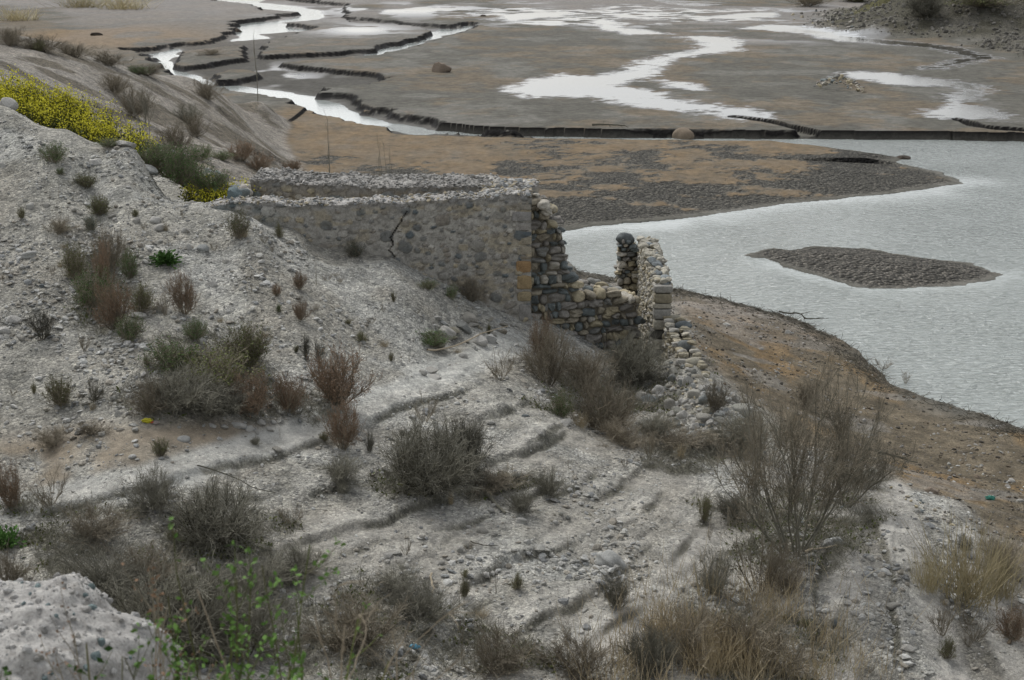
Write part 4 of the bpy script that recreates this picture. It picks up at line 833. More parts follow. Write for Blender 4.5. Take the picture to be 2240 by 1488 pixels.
PLANTS = [
 # left gravel slope
 ('rust',250,722,80,100,'bushy rust-red shrub below the pale flat rock on the left slope'),('rust',228,650,46,110,'tall thin rusty shrub standing above the bushy rust-red one'),
 ('brown',245,590,70,90,'brown twiggy shrub topmost of the row running down the left slope'),('olive',165,612,60,75,'olive shrub at the upper left of the shrub row on the left slope'),('leafy',205,672,90,80,'green leafy patch in the middle of the shrub row on the left slope'),
 ('leafy',285,610,40,60,'small green shrub right of the topmost brown shrub'),('leafy',285,745,60,60,'green plant at the foot of the bushy rust-red shrub'),
 ('dark',92,745,62,75,'dark wiry weed alone on the gravel, far left of the rust-red shrub'),('olive',135,890,62,70,'dark green weed clump at the left end above the tan path'),('dark',207,882,42,60,'thin dark weed just right of the dark green clump above the path'),
 ('sparse',185,770,34,46,'small brown sprig between the two dark weeds of the left slope'),('olive',308,682,66,60,'greyish shrub right of the rust-red shrub row'),('rust',404,686,60,92,'feathery brown shrub standing tall in mid slope'),('sparse',362,690,40,60,'thin bare shrub left of the feathery brown one'),
 ('olive',520,522,52,58,'olive-brown shrub touching the buried left end of the front wall'),('blue',200,506,36,32,'small blue-green plant on upper left gravel'),('green',363,576,66,34,'bright green rosette lying flat on mid gravel slope'),
 ('thin',132,512,50,100,'tall dead stalk in a brown tuft on the upper left gravel'),('brown',128,512,60,34,'low brown tuft round the foot of the tall dead stalk'),('olive',218,470,54,40,'sprawling olive tuft above the small blue-green plant'),
 ('leafy',119,357,52,42,'round green shrub high on the left gravel near the yellow flowers'),('leafy',132,382,20,16,'tiny green tuft just below the round green shrub'),('olive',190,412,60,30,'low mossy green patch under the stones of the crest'),('leafy',240,322,50,20,'low green tuft on the crest beside the yellow flowers'),
 ('rust',655,634,36,38,'small rust-brown tuft in the middle of the gravel below the front wall'),('thin',692,624,28,66,'slim brown stalk right of the small rust-brown tuft'),('rust',659,700,38,42,'brown tuft below the slim stalk'),('leafy',610,684,16,20,'tiny dark green dot of a plant in the open gravel'),
 ('dark',668,787,30,64,'dark upright weed, left of a pair above the tan shrubs'),('dark',696,787,26,52,'dark upright weed, right of a pair above the tan shrubs'),('rust',606,648,24,26,'small reddish sprig left of the rust-brown tuft'),('thin',550,640,30,60,'faint thin stalks below the left end of the front wall'),
 ('thin',622,545,20,60,'thin stalk near the notch where the front wall meets gravel'),('olive',612,520,20,34,'small green sprig at the gravel edge under the front wall'),('blue',777,562,40,36,'pale blue-green plant growing against the front wall face'),
 ('leafy',935,634,44,22,'low green weeds at the wall foot, left of the two there'),('leafy',988,656,26,34,'low green weeds at the wall foot, right of the two there'),('brown',1030,660,60,60,'dry brown brush leaning on the foot of the front wall'),
 ('leafy',948,758,70,36,'green plant with small yellow flowers among the slabs'),('sparse',1095,832,70,72,'small bare shrub with a green sprig alone on the pale fan of gravel'),('olive',862,660,14,22,'tiny olive sprig in the gravel below the wall crack'),
 # the thicket in mid slope
 ('leafy',385,810,110,70,'leafy green shrub at the upper left of the mid-slope thicket'),('leafy',430,745,60,46,'small green shrub above the mid-slope thicket'),('olive',540,800,130,90,'olive shrub at the upper right of the mid-slope thicket'),('olive',470,850,170,90,'wide olive shrub in the heart of the mid-slope thicket'),
 ('dense',400,895,150,90,'dark dense brush at the lower left of the mid-slope thicket'),('brown',325,905,90,80,'brown shrub at the left tip of the mid-slope thicket'),('rust',552,902,110,90,'rusty shrub at the lower edge of the mid-slope thicket'),('rust',632,905,90,84,'rusty olive shrub between the thicket and the fiery shrub'),
 ('rust',742,888,132,124,'fiery rust-brown shrub at the right end of the mid-slope thicket'),('dense',480,905,110,70,'dark twiggy brush at the bottom middle of the mid-slope thicket'),
 ('brown',120,975,80,40,'low dead brown brush lying left on the tan silt'),('brown',205,950,80,30,'flat dead brush right of the low brown one on tan silt'),
 # terraced lower bank
 ('dense',935,1078,190,168,'biggest dark dome-shaped shrub in the centre of the lower bank'),('dense',1020,1040,120,140,'grey shrub joined to the right of the biggest dome-shaped shrub'),('rust',750,982,84,100,'fine feathery brown shrub left of the biggest dome-shaped shrub'),('sparse',930,922,54,60,'thin bare shrub just above the biggest dome-shaped shrub'),
 ('brown',1080,1068,120,40,'low dark brush trailing right of the biggest dome-shaped shrub'),('dry',1200,1084,58,62,'small grey tuft on a terrace right of the biggest shrub'),('dry',1140,1120,70,50,'wispy grey tuft lower left of the small grey tuft'),('dry',750,1055,100,60,'wispy shrub on the terrace under the feathery brown one'),
 ('thin',1243,1030,16,56,'single dead stalk on a terrace above the small grey tuft'),('dense',475,1195,180,150,'large dark round shrub on the left of the lower bank'),('dry',335,1115,110,90,'greyish open shrub upper left of the large dark round shrub'),('sparse',110,1108,84,84,'bare branching shrub standing on the pale path'),
 ('rust',25,1112,66,100,'reddish brown shrub cut off by the left edge above the path'),('brown',200,1180,140,70,'tan brown low shrub under the pale path'),('curly',228,1300,150,120,'tangled grey shrub of curling stems above the outcrop'),('brown',28,1308,100,110,'dark brown shrub behind the left of the outcrop'),
 ('green',12,1196,70,50,'broad bright green leaves at the left edge of the picture'),('dense',390,1420,240,190,'large fuzzy grey shrub right of the outcrop'),('dry',540,1430,200,160,'grey shrub behind the lime green weed'),('dry',560,1300,160,90,'loose grey brush between the large round shrub and the green weed'),
 ('brown',330,1270,140,80,'brown brush between tangled and fuzzy grey shrubs'),('brown',780,1420,200,130,'wide brown dome-shaped shrub at the bottom behind the twisted branches'),('dry',660,1260,140,70,'thin grey brush left of the bleached curved twig'),('dry',920,1360,150,90,'grey brush at the right of the wide brown dome-shaped shrub'),
 ('sparse',640,1150,60,50,'small bare twiggy plant right of the large dark round shrub'),('dry',870,1290,110,50,'low dry brush beside the bleached curved twig'),('thin',1085,1300,40,110,'slender green-brown stalks at the bottom centre'),('thin',1010,1440,60,150,'slender stalks left of those at the bottom centre'),
 ('olive',1130,1290,30,40,'small green sprout right of the slender stalks'),('brown',1080,1470,140,100,'grassy brown tuft at the bottom edge of the picture centre'),('brown',1270,1480,150,110,'brown brush at the bottom edge right of centre'),('dry',1350,1330,60,80,'wispy shrub on pale silt above the bottom brush'),
 # in front of the ruin
 ('brown',1200,842,110,130,'tall brown shrub at the building corner'),('rust',1185,800,60,110,'rusty shrub hugging the building corner quoins'),('brown',1290,860,130,110,'grey brown shrub in front of the cobble wall'),('dense',1385,842,120,120,'dark rounded shrub before the tall isolated wall'),
 ('leafy',1228,912,60,60,'bright green shrub below the building corner shrubs'),('brown',1340,950,170,130,'wide tan brown shrub in front of the rubble heap'),('dry',1430,960,90,60,'low grey brush between rubble heap and pale bank'),('brown',1500,985,150,50,'flat brown brush below the rubble heap'),
 ('sparse',1420,1004,40,80,'bleached bare twigs standing on the edge of the pale bank'),('brown',1370,975,120,60,'low brown brush under the wide tan shrub'),('olive',1538,1142,34,56,'small dark sprig with green foot on the pale bank'),
 # right of the bank
 ('sparse',2062,1392,80,80,'small bare shrub, left one of the two below the reeds'),('sparse',2132,1402,66,80,'small bare shrub, right one of the two below the reeds'),('brown',2200,1250,130,80,'reddish low brush at the right edge beyond the reeds'),('rust',2215,1400,70,70,'rusty weed in the bottom right corner'),
 ('sparse',1660,1300,110,150,'bare upright shrub under the big tamarisk'),('dry',1600,1130,70,60,'grey tuft left of the big tamarisk trunk'),('dry',1560,1300,80,100,'wispy grey shrub on the silt left of the bare upright shrub'),('brown',1720,1300,120,100,'brown brush under the right side of the big tamarisk'),
 ('brown',1640,1470,200,150,'brown twiggy brush in the golden grass at the bottom right'),('brown',1500,1450,160,120,'reddish twiggy brush at the left of the golden grass'),('dry',1420,1480,120,120,'grey brush at the bottom, left end of golden grass'),('dry',1620,990,170,90,'reddish grey brush between rubble heap and big tamarisk'),
 ('dry',1880,1060,110,40,'dark tangle of dead brush on the crest right of the big tamarisk'),('reed',2110,1312,190,180,'yellow green reed clump on the right bank'),('reed',2030,1290,80,110,'thinner reeds leaning out left of the reed clump'),('reed',2180,1300,110,130,'paler reeds at the right of the reed clump'),
 ('brown',1760,890,70,60,'faint dry grass tuft above the big tamarisk near the shore'),('brown',1560,900,60,70,'thin red brown grasses beside the top of the rubble heap'),
]
for t_ in PLANTS: plant(*t_)
# bushes along the ridge and behind the building
BACK = [
 ('brown',20,100,70,40,'brown brush at the left edge, on the skyline of the far ridge'),('brown',95,112,90,34,'dark brush on the far ridge, second from the left edge'),('brown',165,126,90,34,'dark brush in the middle of the far ridge skyline'),('brown',240,144,90,30,'dark brush right of the middle on the far ridge skyline'),('brown',320,165,80,26,'last dark brush of the far ridge skyline before the river'),
 ('olive',85,112,34,22,'yellow flowering weed sticking up behind the ridge gravel'),('brown',455,218,70,44,'grey reed-like brush at the tip of the far ridge'),('brown',250,205,80,44,'brown brush on the grey slope above the flowers'),('brown',290,255,80,60,'brown brush behind the bare sapling'),('leafy',300,163,60,18,'green grass patch on the far ridge flank'),
 ('brown',380,330,70,60,'brown brush right of the bare sapling'),('rust',530,352,60,40,'rusty shrub left of two behind the rear wall'),('rust',570,375,50,40,'thin rusty shrub above the rear wall end'),('rust',640,378,60,26,'low tan brush just behind the rear wall'),('leafy',438,352,56,34,'green leafy shrub by the dark stone row'),
 ('leafy',485,350,50,20,'small green plant right of the leafy shrub by the stone row'),('brown',430,300,60,50,'thin brown brush on the slope over the stone row'),('dry',410,270,60,40,'wispy grey brush high on the slope over the stone row'),
 ('brown',460,120,60,14,'dry reeds on the near bank of the braided stream')]
for t_ in BACK: plant(*t_, group=None, dmin=34)
for t_ in [('brown',1765,14,90,40,'brown bush on the left shoulder of the far rubbly mound'),('olive',1870,4,120,30,'green bush on the crest of the far rubbly mound'),('dense',2025,40,70,60,'dark bush in the hollow of the far rubbly mound'),('olive',2150,14,140,30,'olive scrub on the right crest of the far mound')]: plant(*t_, dmin=60)
for t_ in [('reed',40,45,90,30,'tawny grass clump on the flat at the top left corner'),('reed',180,16,120,30,'tawny reeds, leftmost at the top edge of the picture'),('reed',270,20,120,34,'grey tawny reeds, right part at the top edge')]: plant(*t_, dmin=60)
# green patch and shrubs inside the building's left end
for k, (px, py, w, h, lb) in enumerate([(370, 372, 110, 70, 'lush green weeds at the upper end of the flower gully'), (420, 400, 90, 60, 'dark green bush between gravel crest and building'), (520, 432, 40, 44, 'dark bush in the gap left of the rear wall'), (345, 350, 70, 50, 'green weeds under the lower end of the flower band'), (460, 405, 80, 50, 'green weeds behind the lower flower patch'), (395, 385, 70, 70, 'tall green weeds in the middle of the gully')]):
    g = at(px, py, 35.0 + k * -.3); zz = min(float(gz(g[0], g[1])), g[2]); plant('leafy', px, py, w * 1.15, h, lb, p=(g[0], g[1], g[2] - .15))
# stalks in front of the valley, rooted behind the building
def stalks(name, px, pyb, pyt, d, label, n=1, lean=.03, cat='sapling', r=.02, br=30, mat=M_GREY, spread=0):
    rg = np.random.default_rng(int(px)); b = at(px, pyb, d); zb = float(gz(b[0], b[1])); t = at(px, pyt, d); H = t[2] - zb
    bs = np.zeros((n, 3)); bs[:, 0] = rg.uniform(-spread, spread, n); S = grow(rg, bs, np.stack([rg.normal(0, lean, n), rg.normal(0, lean, n), np.ones(n)], -1), H * rg.uniform(.75, 1, n), 8, .025, .02)
    e = empty(name, (b[0], b[1], zb)); tag(e, label, cat); obj('stem', mesh_np(name + '_stem', *tubes(S, r, r * .3), mat), e)
    if br:
        B = branch(rg, S, br * n, H * .13, .3, 3, .3, up=.2); obj('twigs', mesh_np(name + '_twigs', *tubes(B, r * .3, r * .15), mat), e)
    return e
stalks('bare_sapling', 563, 205, 62, 92, 'tall pale bare sapling standing at the foot of the far ridge by the stream', r=.035, br=14)
stalks('bare_sapling', 722, 378, 235, 60, 'slender bare sapling behind the rear wall of the building', r=.03, lean=.06, br=10)
stalks('thin_stalks', 815, 378, 298, 60, 'cluster of thin dead stalks behind the rear wall, right of the slender sapling', n=6, r=.015, spread=.9, br=6, cat='dead stalks')
def tree(px, py, w, h, label, rs, d=None, n0=9, mt=M_BROWN, spread=.9, feather=True, name='tamarisk_tree', dens=1.0, cat='tree'):
    g = ground(px, py, d or 0); dist = np.linalg.norm(g - [0, 0, CAM_H]); sw = w * dist / F / 1.3; sh = h * dist / F / .93
    rg = np.random.default_rng(rs); S = stems0(rg, n0, spread, .9, 7, .05, .14, .05); B = branch(rg, S, int(90 * dens), .42, .35, 5, .25, up=.10); B2 = branch(rg, B, int(800 * dens), .24, .5, 4, .2, .16, up=.06)
    e = empty(name, g, 0, (sw, sw, sh)); tag(e, label, cat)
    obj('trunk', mesh_np(name + '_trunk', *tubes(S, .010, .004, 5), M_GREY), e)
    obj('branches', mesh_np(name + '_branches', *merge([tubes(B, .0036, .0016), tubes(B2, .0016, .001)]), M_GREY), e)
    if feather:
        T = branch(rg, B2, int(7500 * dens), .09, .55, 2, .1, up=.05); obj('crown', mesh_np(name + '_crown', *tubes(T, .0011, .0007), mt), e)
    return e
tree(1740, 1215, 350, 370, 'biggest bare brown tamarisk, spreading over the bank right of the rubble heap', 5, n0=11, dens=.85, spread=1.1)
tree(1850, 1110, 220, 200, 'smaller feathery tamarisk leaning out behind the right of the biggest one', 8, n0=6, dens=.7)
tree(1690, 1020, 160, 120, 'low feathery tamarisk between rubble heap and the biggest one', 9, n0=7, dens=.4)
tree(325, 300, 90, 118, 'small leafless tree rising above the yellow flowers', 6, d=36, n0=6, feather=False, name='bare_tree', dens=.35, spread=.7)
# ---------------------------------------------------------------- small weeds on the gravel: one kind, many plants
rgw = random.Random(7); k = 0
while k < 85:
    px = rgw.uniform(0, 1120); py = rgw.uniform(430, 930)
    if not (py > 470 + max(0, px - 480) * .42 and py < 960 - px * .18): continue
    k += 1; plant(rgw.choice(['thin', 'thin', 'sparse', 'olive', 'sparse', 'gold']), px, py, rgw.uniform(12, 26), rgw.uniform(10, 26), 'tiny weed sprouting from the pale gravel slope', 'small weeds on the gravel slope')
k = 0
while k < 60:
    px = rgw.uniform(350, 2200); py = rgw.uniform(930, 1480)
    if px > 1500 and py < 1150: continue
    k += 1; plant(rgw.choice(['thin', 'dry', 'gold', 'sparse', 'olive']), px, py, rgw.uniform(14, 40), rgw.uniform(14, 50), 'small dry weed on the terraced lower bank', 'small dry weeds on the lower bank')
# ---------------------------------------------------------------- ground cover, flowers, grass: nobody could count these
area = np.gradient(X, axis=1) * np.gradient(Y, axis=0)
vis = (np.abs(X / np.maximum(Y, 1)) < .42)
def sample(w, n, rs):
    rg = np.random.default_rng(rs); p = (w * area).ravel(); p = p / p.sum(); i = rg.choice(p.size, n, p=p)
    dx = np.gradient(X, axis=1).ravel()[i]; dy = np.gradient(Y, axis=0).ravel()[i]
    x = X.ravel()[i] + rg.uniform(-.5, .5, n) * dx; y = Y.ravel()[i] + rg.uniform(-.5, .5, n) * dy
    return np.stack([x, y, gz(x, y)], -1), rg
wu_ = und * hl * vis * (Y > 14) * (Y < 40)
p, rg = sample(wu_, 26000, 1); n = len(p); az = rg.uniform(0, 6.28, n)
S = grow(rg, p, np.stack([np.cos(az), np.sin(az), rg.uniform(.2, 2.0, n)], -1), rg.uniform(.06, .32, n), 3, .25, 0)
tag(obj('undergrowth', mesh_np('undergrowth', *tubes(S, .0038, .002), M_GREY)), 'matted dead stems between the shrubs of the bank', 'undergrowth', kind='stuff')
p, rg = sample(wu_ * sst(.4, .6, fbm(X, Y, 130, 3)), 9000, 2); n = len(p)
tag(obj('ground_cover', mesh_np('ground_cover', *leaves(rg, p, np.full(n, .07), np.stack([rg.normal(size=n), rg.normal(size=n), rg.uniform(.3, 1.5, n)], -1), .5), M_OLIVE)), 'mossy olive weeds creeping under the shrubs', 'ground cover', kind='stuff')
wg = np.clip(blob(1600, 1440, 190, 90), 0, 1) * (Y > 12) * (Y < 30) * sst(.4, .6, fbm(X * 1.5, Y * 1.5, 131, 3)); p, rg = sample(wg, 2400, 3); n = len(p)
S = grow(rg, p, np.stack([rg.normal(0, .25, n), rg.normal(0, .25, n), np.ones(n)], -1), rg.uniform(.25, .75, n), 4, .08, -.04)
tag(obj('golden_grass', mesh_np('golden_grass', *tubes(S, .0045, .0015), M_GOLD)), 'tall golden dry grass at the bottom of the bank', 'grass', kind='stuff')
# yellow flowers filling the gully behind the gravel crest, and a patch inside the building
def flower_patch(name, px, py, d, rs, h, label, dens=1.0):
    rg = np.random.default_rng(rs); g = at(px, py, d); n = len(px)
    base = g.copy(); base[:, 2] = g[:, 2] - h * rg.uniform(.8, 1.0, n)
    S = grow(rg, base, np.stack([rg.normal(0, .12, n), rg.normal(0, .12, n), np.ones(n)], -1), h * rg.uniform(.6, 1.25, n), 3, .10, .02)
    T = S[:, -1]; q = np.repeat(T, 6, 0) + rg.normal(0, .055, (n * 6, 3)); Lf_ = leaves(rg, S[:, 1:3].reshape(-1, 3).repeat(3, 0) + rg.normal(0, .06, (n * 6, 3)), np.full(n * 6, .10), None, .4)
    e = tag(obj(name, mesh_np(name, *merge([tubes(S, .006, .003), Lf_]), M_OLIVE)), label, 'wildflowers', kind='stuff')
    f = obj('petals', mesh_np('petals', *leaves(rg, q, np.full(len(q), .046), None, .9), M_YEL), e)
def inpoly(P, n, rs):
    rg = np.random.default_rng(rs); P = np.array(P, float); out = []
    while len(out) < n:
        c = rg.uniform(P.min(0), P.max(0), (n, 2)); s = sdist(c[:, 0], c[:, 1], P); out += list(c[s > 0])
    return np.array(out[:n])
c = inpoly([(-30,168),(30,172),(80,186),(150,205),(215,232),(280,262),(320,300),(345,330),(330,345),(290,325),(200,300),(120,272),(60,245),(-30,225)], 2600, 11)
c = c[fbm(c[:, 0] * .03, c[:, 1] * .06, 140, 3) + np.random.default_rng(2).normal(0, .07, len(c)) > .44]
dd = 36.0 + (240 + c[:, 0] * .3 - c[:, 1]) * .03
flower_patch('wildflowers', c[:, 0], c[:, 1], dd, 12, .75, 'dense band of bright yellow flowers in the gully behind the gravel crest')
c = inpoly([(395,408),(440,398),(500,404),(535,400),(542,420),(528,440),(470,446),(420,440)], 330, 13)
flower_patch('flower_patch', c[:, 0], c[:, 1], 33.3 + (440 - c[:, 1]) * .03, 14, .5, 'patch of yellow flowers inside the left end of the building')
# loose gravel
wgv = gra * hl * vis * (Y > 7) * (Y < 46) * (.25 + sst(.42, .6, fbm(X * .9, Y * .9, 133, 4))) * (1 - soilR * .9) * (1 - ruts * .5) * (1 - path * .6) * np.clip(30 / np.maximum(Y, 8), .5, 1.6)
p, rg = sample(wgv, 62000, 4); n = len(p); sz = ((.011 + .05 * rg.random(n) ** 4) * (.55 + .8 * sst(.4, .65, fbm(p[:, 0] * .8, p[:, 1] * .8, 137, 3))))[:, None] * rg.uniform(.6, 1.25, (n, 3)) * np.array([1.2, 1.1, .6]); p[:, 2] += sz[:, 2] * .3
Vs, Fs, m = stones(p, sz, rotz(rg.uniform(0, 6, n), .3, rg), 0, 'facet', 5)
pp = np.array([(.34, .335, .305), (.38, .375, .35), (.30, .295, .27), (.22, .225, .22), (.44, .44, .415), (.28, .26, .22)]); cl = pp[rg.integers(0, 6, n)] * rg.uniform(.8, 1.1, (n, 1))
tag(obj('gravel', mesh_np('gravel', Vs, Fs, MST, False, dict(col=np.repeat(cl, m, 0)))), 'pale shaly gravel strewn over the hillside', 'gravel', kind='stuff')
wsc = soilR * hl * vis * (Y < 60) * (lk < 0) * (.3 + sst(.45, .6, fbm(X, Y, 135, 4))); p, rg = sample(wsc, 6000, 41); n = len(p); sz = (.010 + .05 * rg.random(n) ** 7)[:, None] * rg.uniform(.6, 1.25, (n, 3)) * np.array([1.3, 1.1, .6]); p[:, 2] += sz[:, 2] * .3
Vs, Fs, m = stones(p, sz, rotz(rg.uniform(0, 6, n), .3, rg), 0, 'facet', 15); pp = np.array([(.09, .08, .065), (.17, .15, .12), (.05, .045, .036), (.24, .23, .21), (.13, .105, .075)]); cl = pp[rg.integers(0, 5, n)]
tag(obj('clods', mesh_np('clods', Vs, Fs, MST, False, dict(col=np.repeat(cl, m, 0)))), 'small brown clods and stones over the shore slope', 'clods', kind='stuff')
# mound rubble, shore litter
wm = md * vis * (np.abs(PXc - 1950) < 330) * (PYc > -5); p, rg = sample(wm, 5000, 6); n = len(p); sz = (.05 + .26 * rg.random(n) ** 6)[:, None] * rg.uniform(.6, 1.2, (n, 3)); p[:, 2] += sz[:, 2] * .3
Vs, Fs, m = stones(p, sz, rotz(rg.uniform(0, 6, n), .3, rg), 0, 'facet', 7); cl = np.array([.135, .128, .112]) * rg.uniform(.6, 1.4, (n, 1))
tag(obj('rubble', mesh_np('rubble', Vs, Fs, MST, False, dict(col=np.repeat(cl, m, 0)))), 'grey stony rubble on the far right mounds', 'rubble', kind='stuff')
ws = sst(1.6, .0, -lk) * (lk < .1) * (Y < 58) * hl * vis; p, rg = sample(ws, 2200, 8); n = len(p); az = rg.uniform(0, 6.28, n)
S = grow(rg, p + [0, 0, .01], np.stack([np.cos(az), np.sin(az), rg.uniform(-.05, .5, n)], -1), rg.uniform(.06, .35, n), 3, .2, 0)
tag(obj('shore_litter', mesh_np('shore_litter', *tubes(S, .007, .004), M_DARKT)), 'dark twigs and weed washed up along the waterline', 'litter', kind='stuff')
# ---------------------------------------------------------------- loose rocks, each its own thing
_rk = {}
def rock_mesh(mode, v, mat):
    if (mode, v, mat.name) not in _rk:
        V1, F1, m = stones(np.zeros((1, 3)), np.ones((1, 3)), rotz(np.zeros(1)), 3 if mode != 'facet' else 2, mode, 700 + v * 7, 5.0)
        _rk[mode, v, mat.name] = mesh_np('rock', V1, F1, mat, mode == 'round')
    return _rk[mode, v, mat.name]
_rr = random.Random(12)
def rock(px, py, w, h, label, mode='facet', mat=None, group=None, name='rock', cat='rock', p=None, lift=.15, tilt=.15, dmin=0, deep=1.0):
    g = ground(px, py, dmin) if p is None else np.array(p, float); dist = math.hypot(math.hypot(g[0], g[1]), CAM_H - g[2])
    a = w * dist / F / 2; b = h * dist / F / 2 * 1.05
    o = obj(name, rock_mesh(mode, _rr.randrange(9), mat or MPALE), None, (g[0], g[1], g[2] + b * lift), (_rr.gauss(0, tilt), _rr.gauss(0, tilt), _rr.uniform(-.6, .6) + _rr.choice([0, 3.14])), (a * 1.1, a * _rr.uniform(.75, 1.05) * deep, b * 1.15))
    return tag(o, label, cat, group)
NR = [(63,562,36,16,'flat pale stone lying alone at the left of the gravel slope','round'),(300,692,34,12,'flat pale rock right of the bushy rust-red shrub','facet'),(348,680,26,22,'pale lumpy rock upper right of the flat pale rock','facet'),
 (340,486,22,15,'upper pale stone of a trio on the upper gravel slope','round'),(350,503,26,16,'largest pale stone of a trio on the upper gravel slope','round'),(298,487,16,12,'small pale stone left of the trio on the upper slope','round'),
 (414,546,15,20,'upright pale rock, left of a pair in mid gravel','facet'),(442,549,24,18,'pale block, right of a pair in mid gravel','facet'),(462,624,26,14,'pale grey rock among twigs in mid slope','facet'),(92,628,13,9,'small dark grey stone on the left gravel','round'),
 (28,706,30,16,'pale rock at the left edge of the gravel slope','facet'),(8,728,28,18,'pale rock cut off by the left edge','facet'),(442,752,18,20,'white stone standing in the top of the thicket','facet'),(428,776,20,10,'white flat stone in the thicket','facet'),(365,838,18,12,'brownish stone at the lower left of the thicket','facet'),(455,844,16,12,'small grey stone in the lower thicket','facet'),
 (403,963,26,12,'rounded white cobble on the edge of the tan silt path','round'),(290,1001,16,9,'small white cobble left along the pale path','round'),(258,908,16,16,'pale angular stone left of the yellow bag','facet'),(608,987,26,10,'grey slab on the path below the rusty shrubs','facet'),
 (520,932,34,12,'white slab upper one on the path under the thicket','facet'),(545,940,26,10,'white slab lower right on the path under the thicket','facet'),(570,928,22,12,'upright white stone on the path under the thicket','facet'),
 (130,268,40,20,'pale boulder on the gravel crest, left of two by the flowers','facet'),(185,288,36,16,'pale boulder on the gravel crest, right of two by the flowers','facet'),(15,232,40,22,'pale boulder on the crest at the left edge','facet'),(275,318,46,14,'layered pale slab on the crest where the flowers end','facet'),(325,372,36,18,'pale slab heap edge where the crest turns down to the building','facet'),(205,356,34,12,'long pale stone below the crest','facet'),(337,382,18,18,'dark block at the crest beside the green bush','facet'),
 (975,735,36,26,'large pale boulder among the slabs at the wall foot','round'),(1030,705,34,34,'pale rock leaning by the foot of the front wall','facet'),(1045,748,40,22,'big flat pale slab under the branch at the wall foot','facet'),(950,628,14,24,'white pointed stone standing against the front wall','facet'),
 (940,812,34,9,'upper white slab of a small stack on the gravel fan','facet'),(948,826,36,8,'lower white slab of a small stack on the gravel fan','facet'),(925,818,20,14,'white block beside the small slab stack','facet'),(1012,782,20,12,'grey stone on the gravel fan below the boulders','round'),
 (1140,1143,26,16,'white cobble on the terrace, upper of two large ones','round'),(1056,1166,24,16,'white cobble on the terrace, lower of two large ones','round'),(1080,1172,16,9,'small grey cobble beside the lower white cobble','round'),(1335,1232,60,34,'smooth grey boulder half buried in the silt','round'),
 (835,1285,22,12,'white stone beside the low dry brush','facet'),(880,1296,16,10,'small white stone right of the one in low brush','facet'),(1107,1258,14,14,'white stone on the silt terrace','facet'),(962,1235,24,12,'pale block in the lower bank gravel','facet'),
 (1150,912,16,10,'grey slab at the dark terrace step','facet'),(1235,928,34,10,'grey flat slab under the bright green corner shrub','facet'),(1180,950,16,9,'white pebble pair stone on the upper terrace','facet'),
 (2040,1078,30,18,'brown rock with a dark hollow on the shore slope','facet'),(2138,1046,12,9,'small white stone on the shore slope beyond the brown rock','round'),(2212,1054,16,10,'pale stone near the right edge of the shore slope','round'),(2232,1098,14,8,'white stone at the right edge','round'),(1890,922,9,7,'small pale stone near the reeds above the shore','round'),
 (1955,1326,26,14,'pale rock on the pale track at the lower right','facet'),(1985,1422,26,12,'white flat stone on the lower right track','facet'),(1825,1370,14,18,'dark grey cobble beside the lower right track','facet'),(1830,1190,34,20,'pale rock under the big tamarisk','facet'),(1810,1196,24,26,'round grey cobble under the big tamarisk','round'),
 (1725,730,14,12,'grey stone on the shore slope below the driftwood','facet'),(1665,765,12,8,'small pale stone on the upper shore slope','facet'),(1590,712,18,8,'pale stone on the shore slope beside the tall wall','facet')]
for px, py, w, h, lb, md_ in NR:
    mt = MBRN if 'brown' in lb else (MDRK if 'dark' in lb else MPALE); rock(px, py, w, h, lb, md_, mt)
rock(965, 158, 36, 26, 'large angular tan boulder alone on the wide mudflat', 'facet', MBRN, dmin=70, lift=.6, deep=.8)
rock(1495, 304, 44, 30, 'rounded brown boulder at the foot of the dark cut bank', 'round', MBRN, dmin=60, lift=.3)
rock(210, 78, 24, 9, 'dark brown driftwood lump on the orange flat at the upper left', 'round', MMUD, dmin=70, name='driftwood', cat='driftwood')
rock(520, 72, 18, 12, 'dark stump caught in the braided stream', 'facet', MMUD, dmin=70, name='driftwood', cat='driftwood')
rock(912 / 2.976 + 750, 36, 13, 6, 'dark rock far away on the wet flats', 'facet', MMUD, dmin=90)
rock(1975, 348, 26, 9, 'dark lump of bank mud at the tip of the orange bar', 'facet', MMUD, dmin=60); rock(1862, 634, 8, 5, 'tiny dark stone in the water off the islet', 'facet', MMUD)
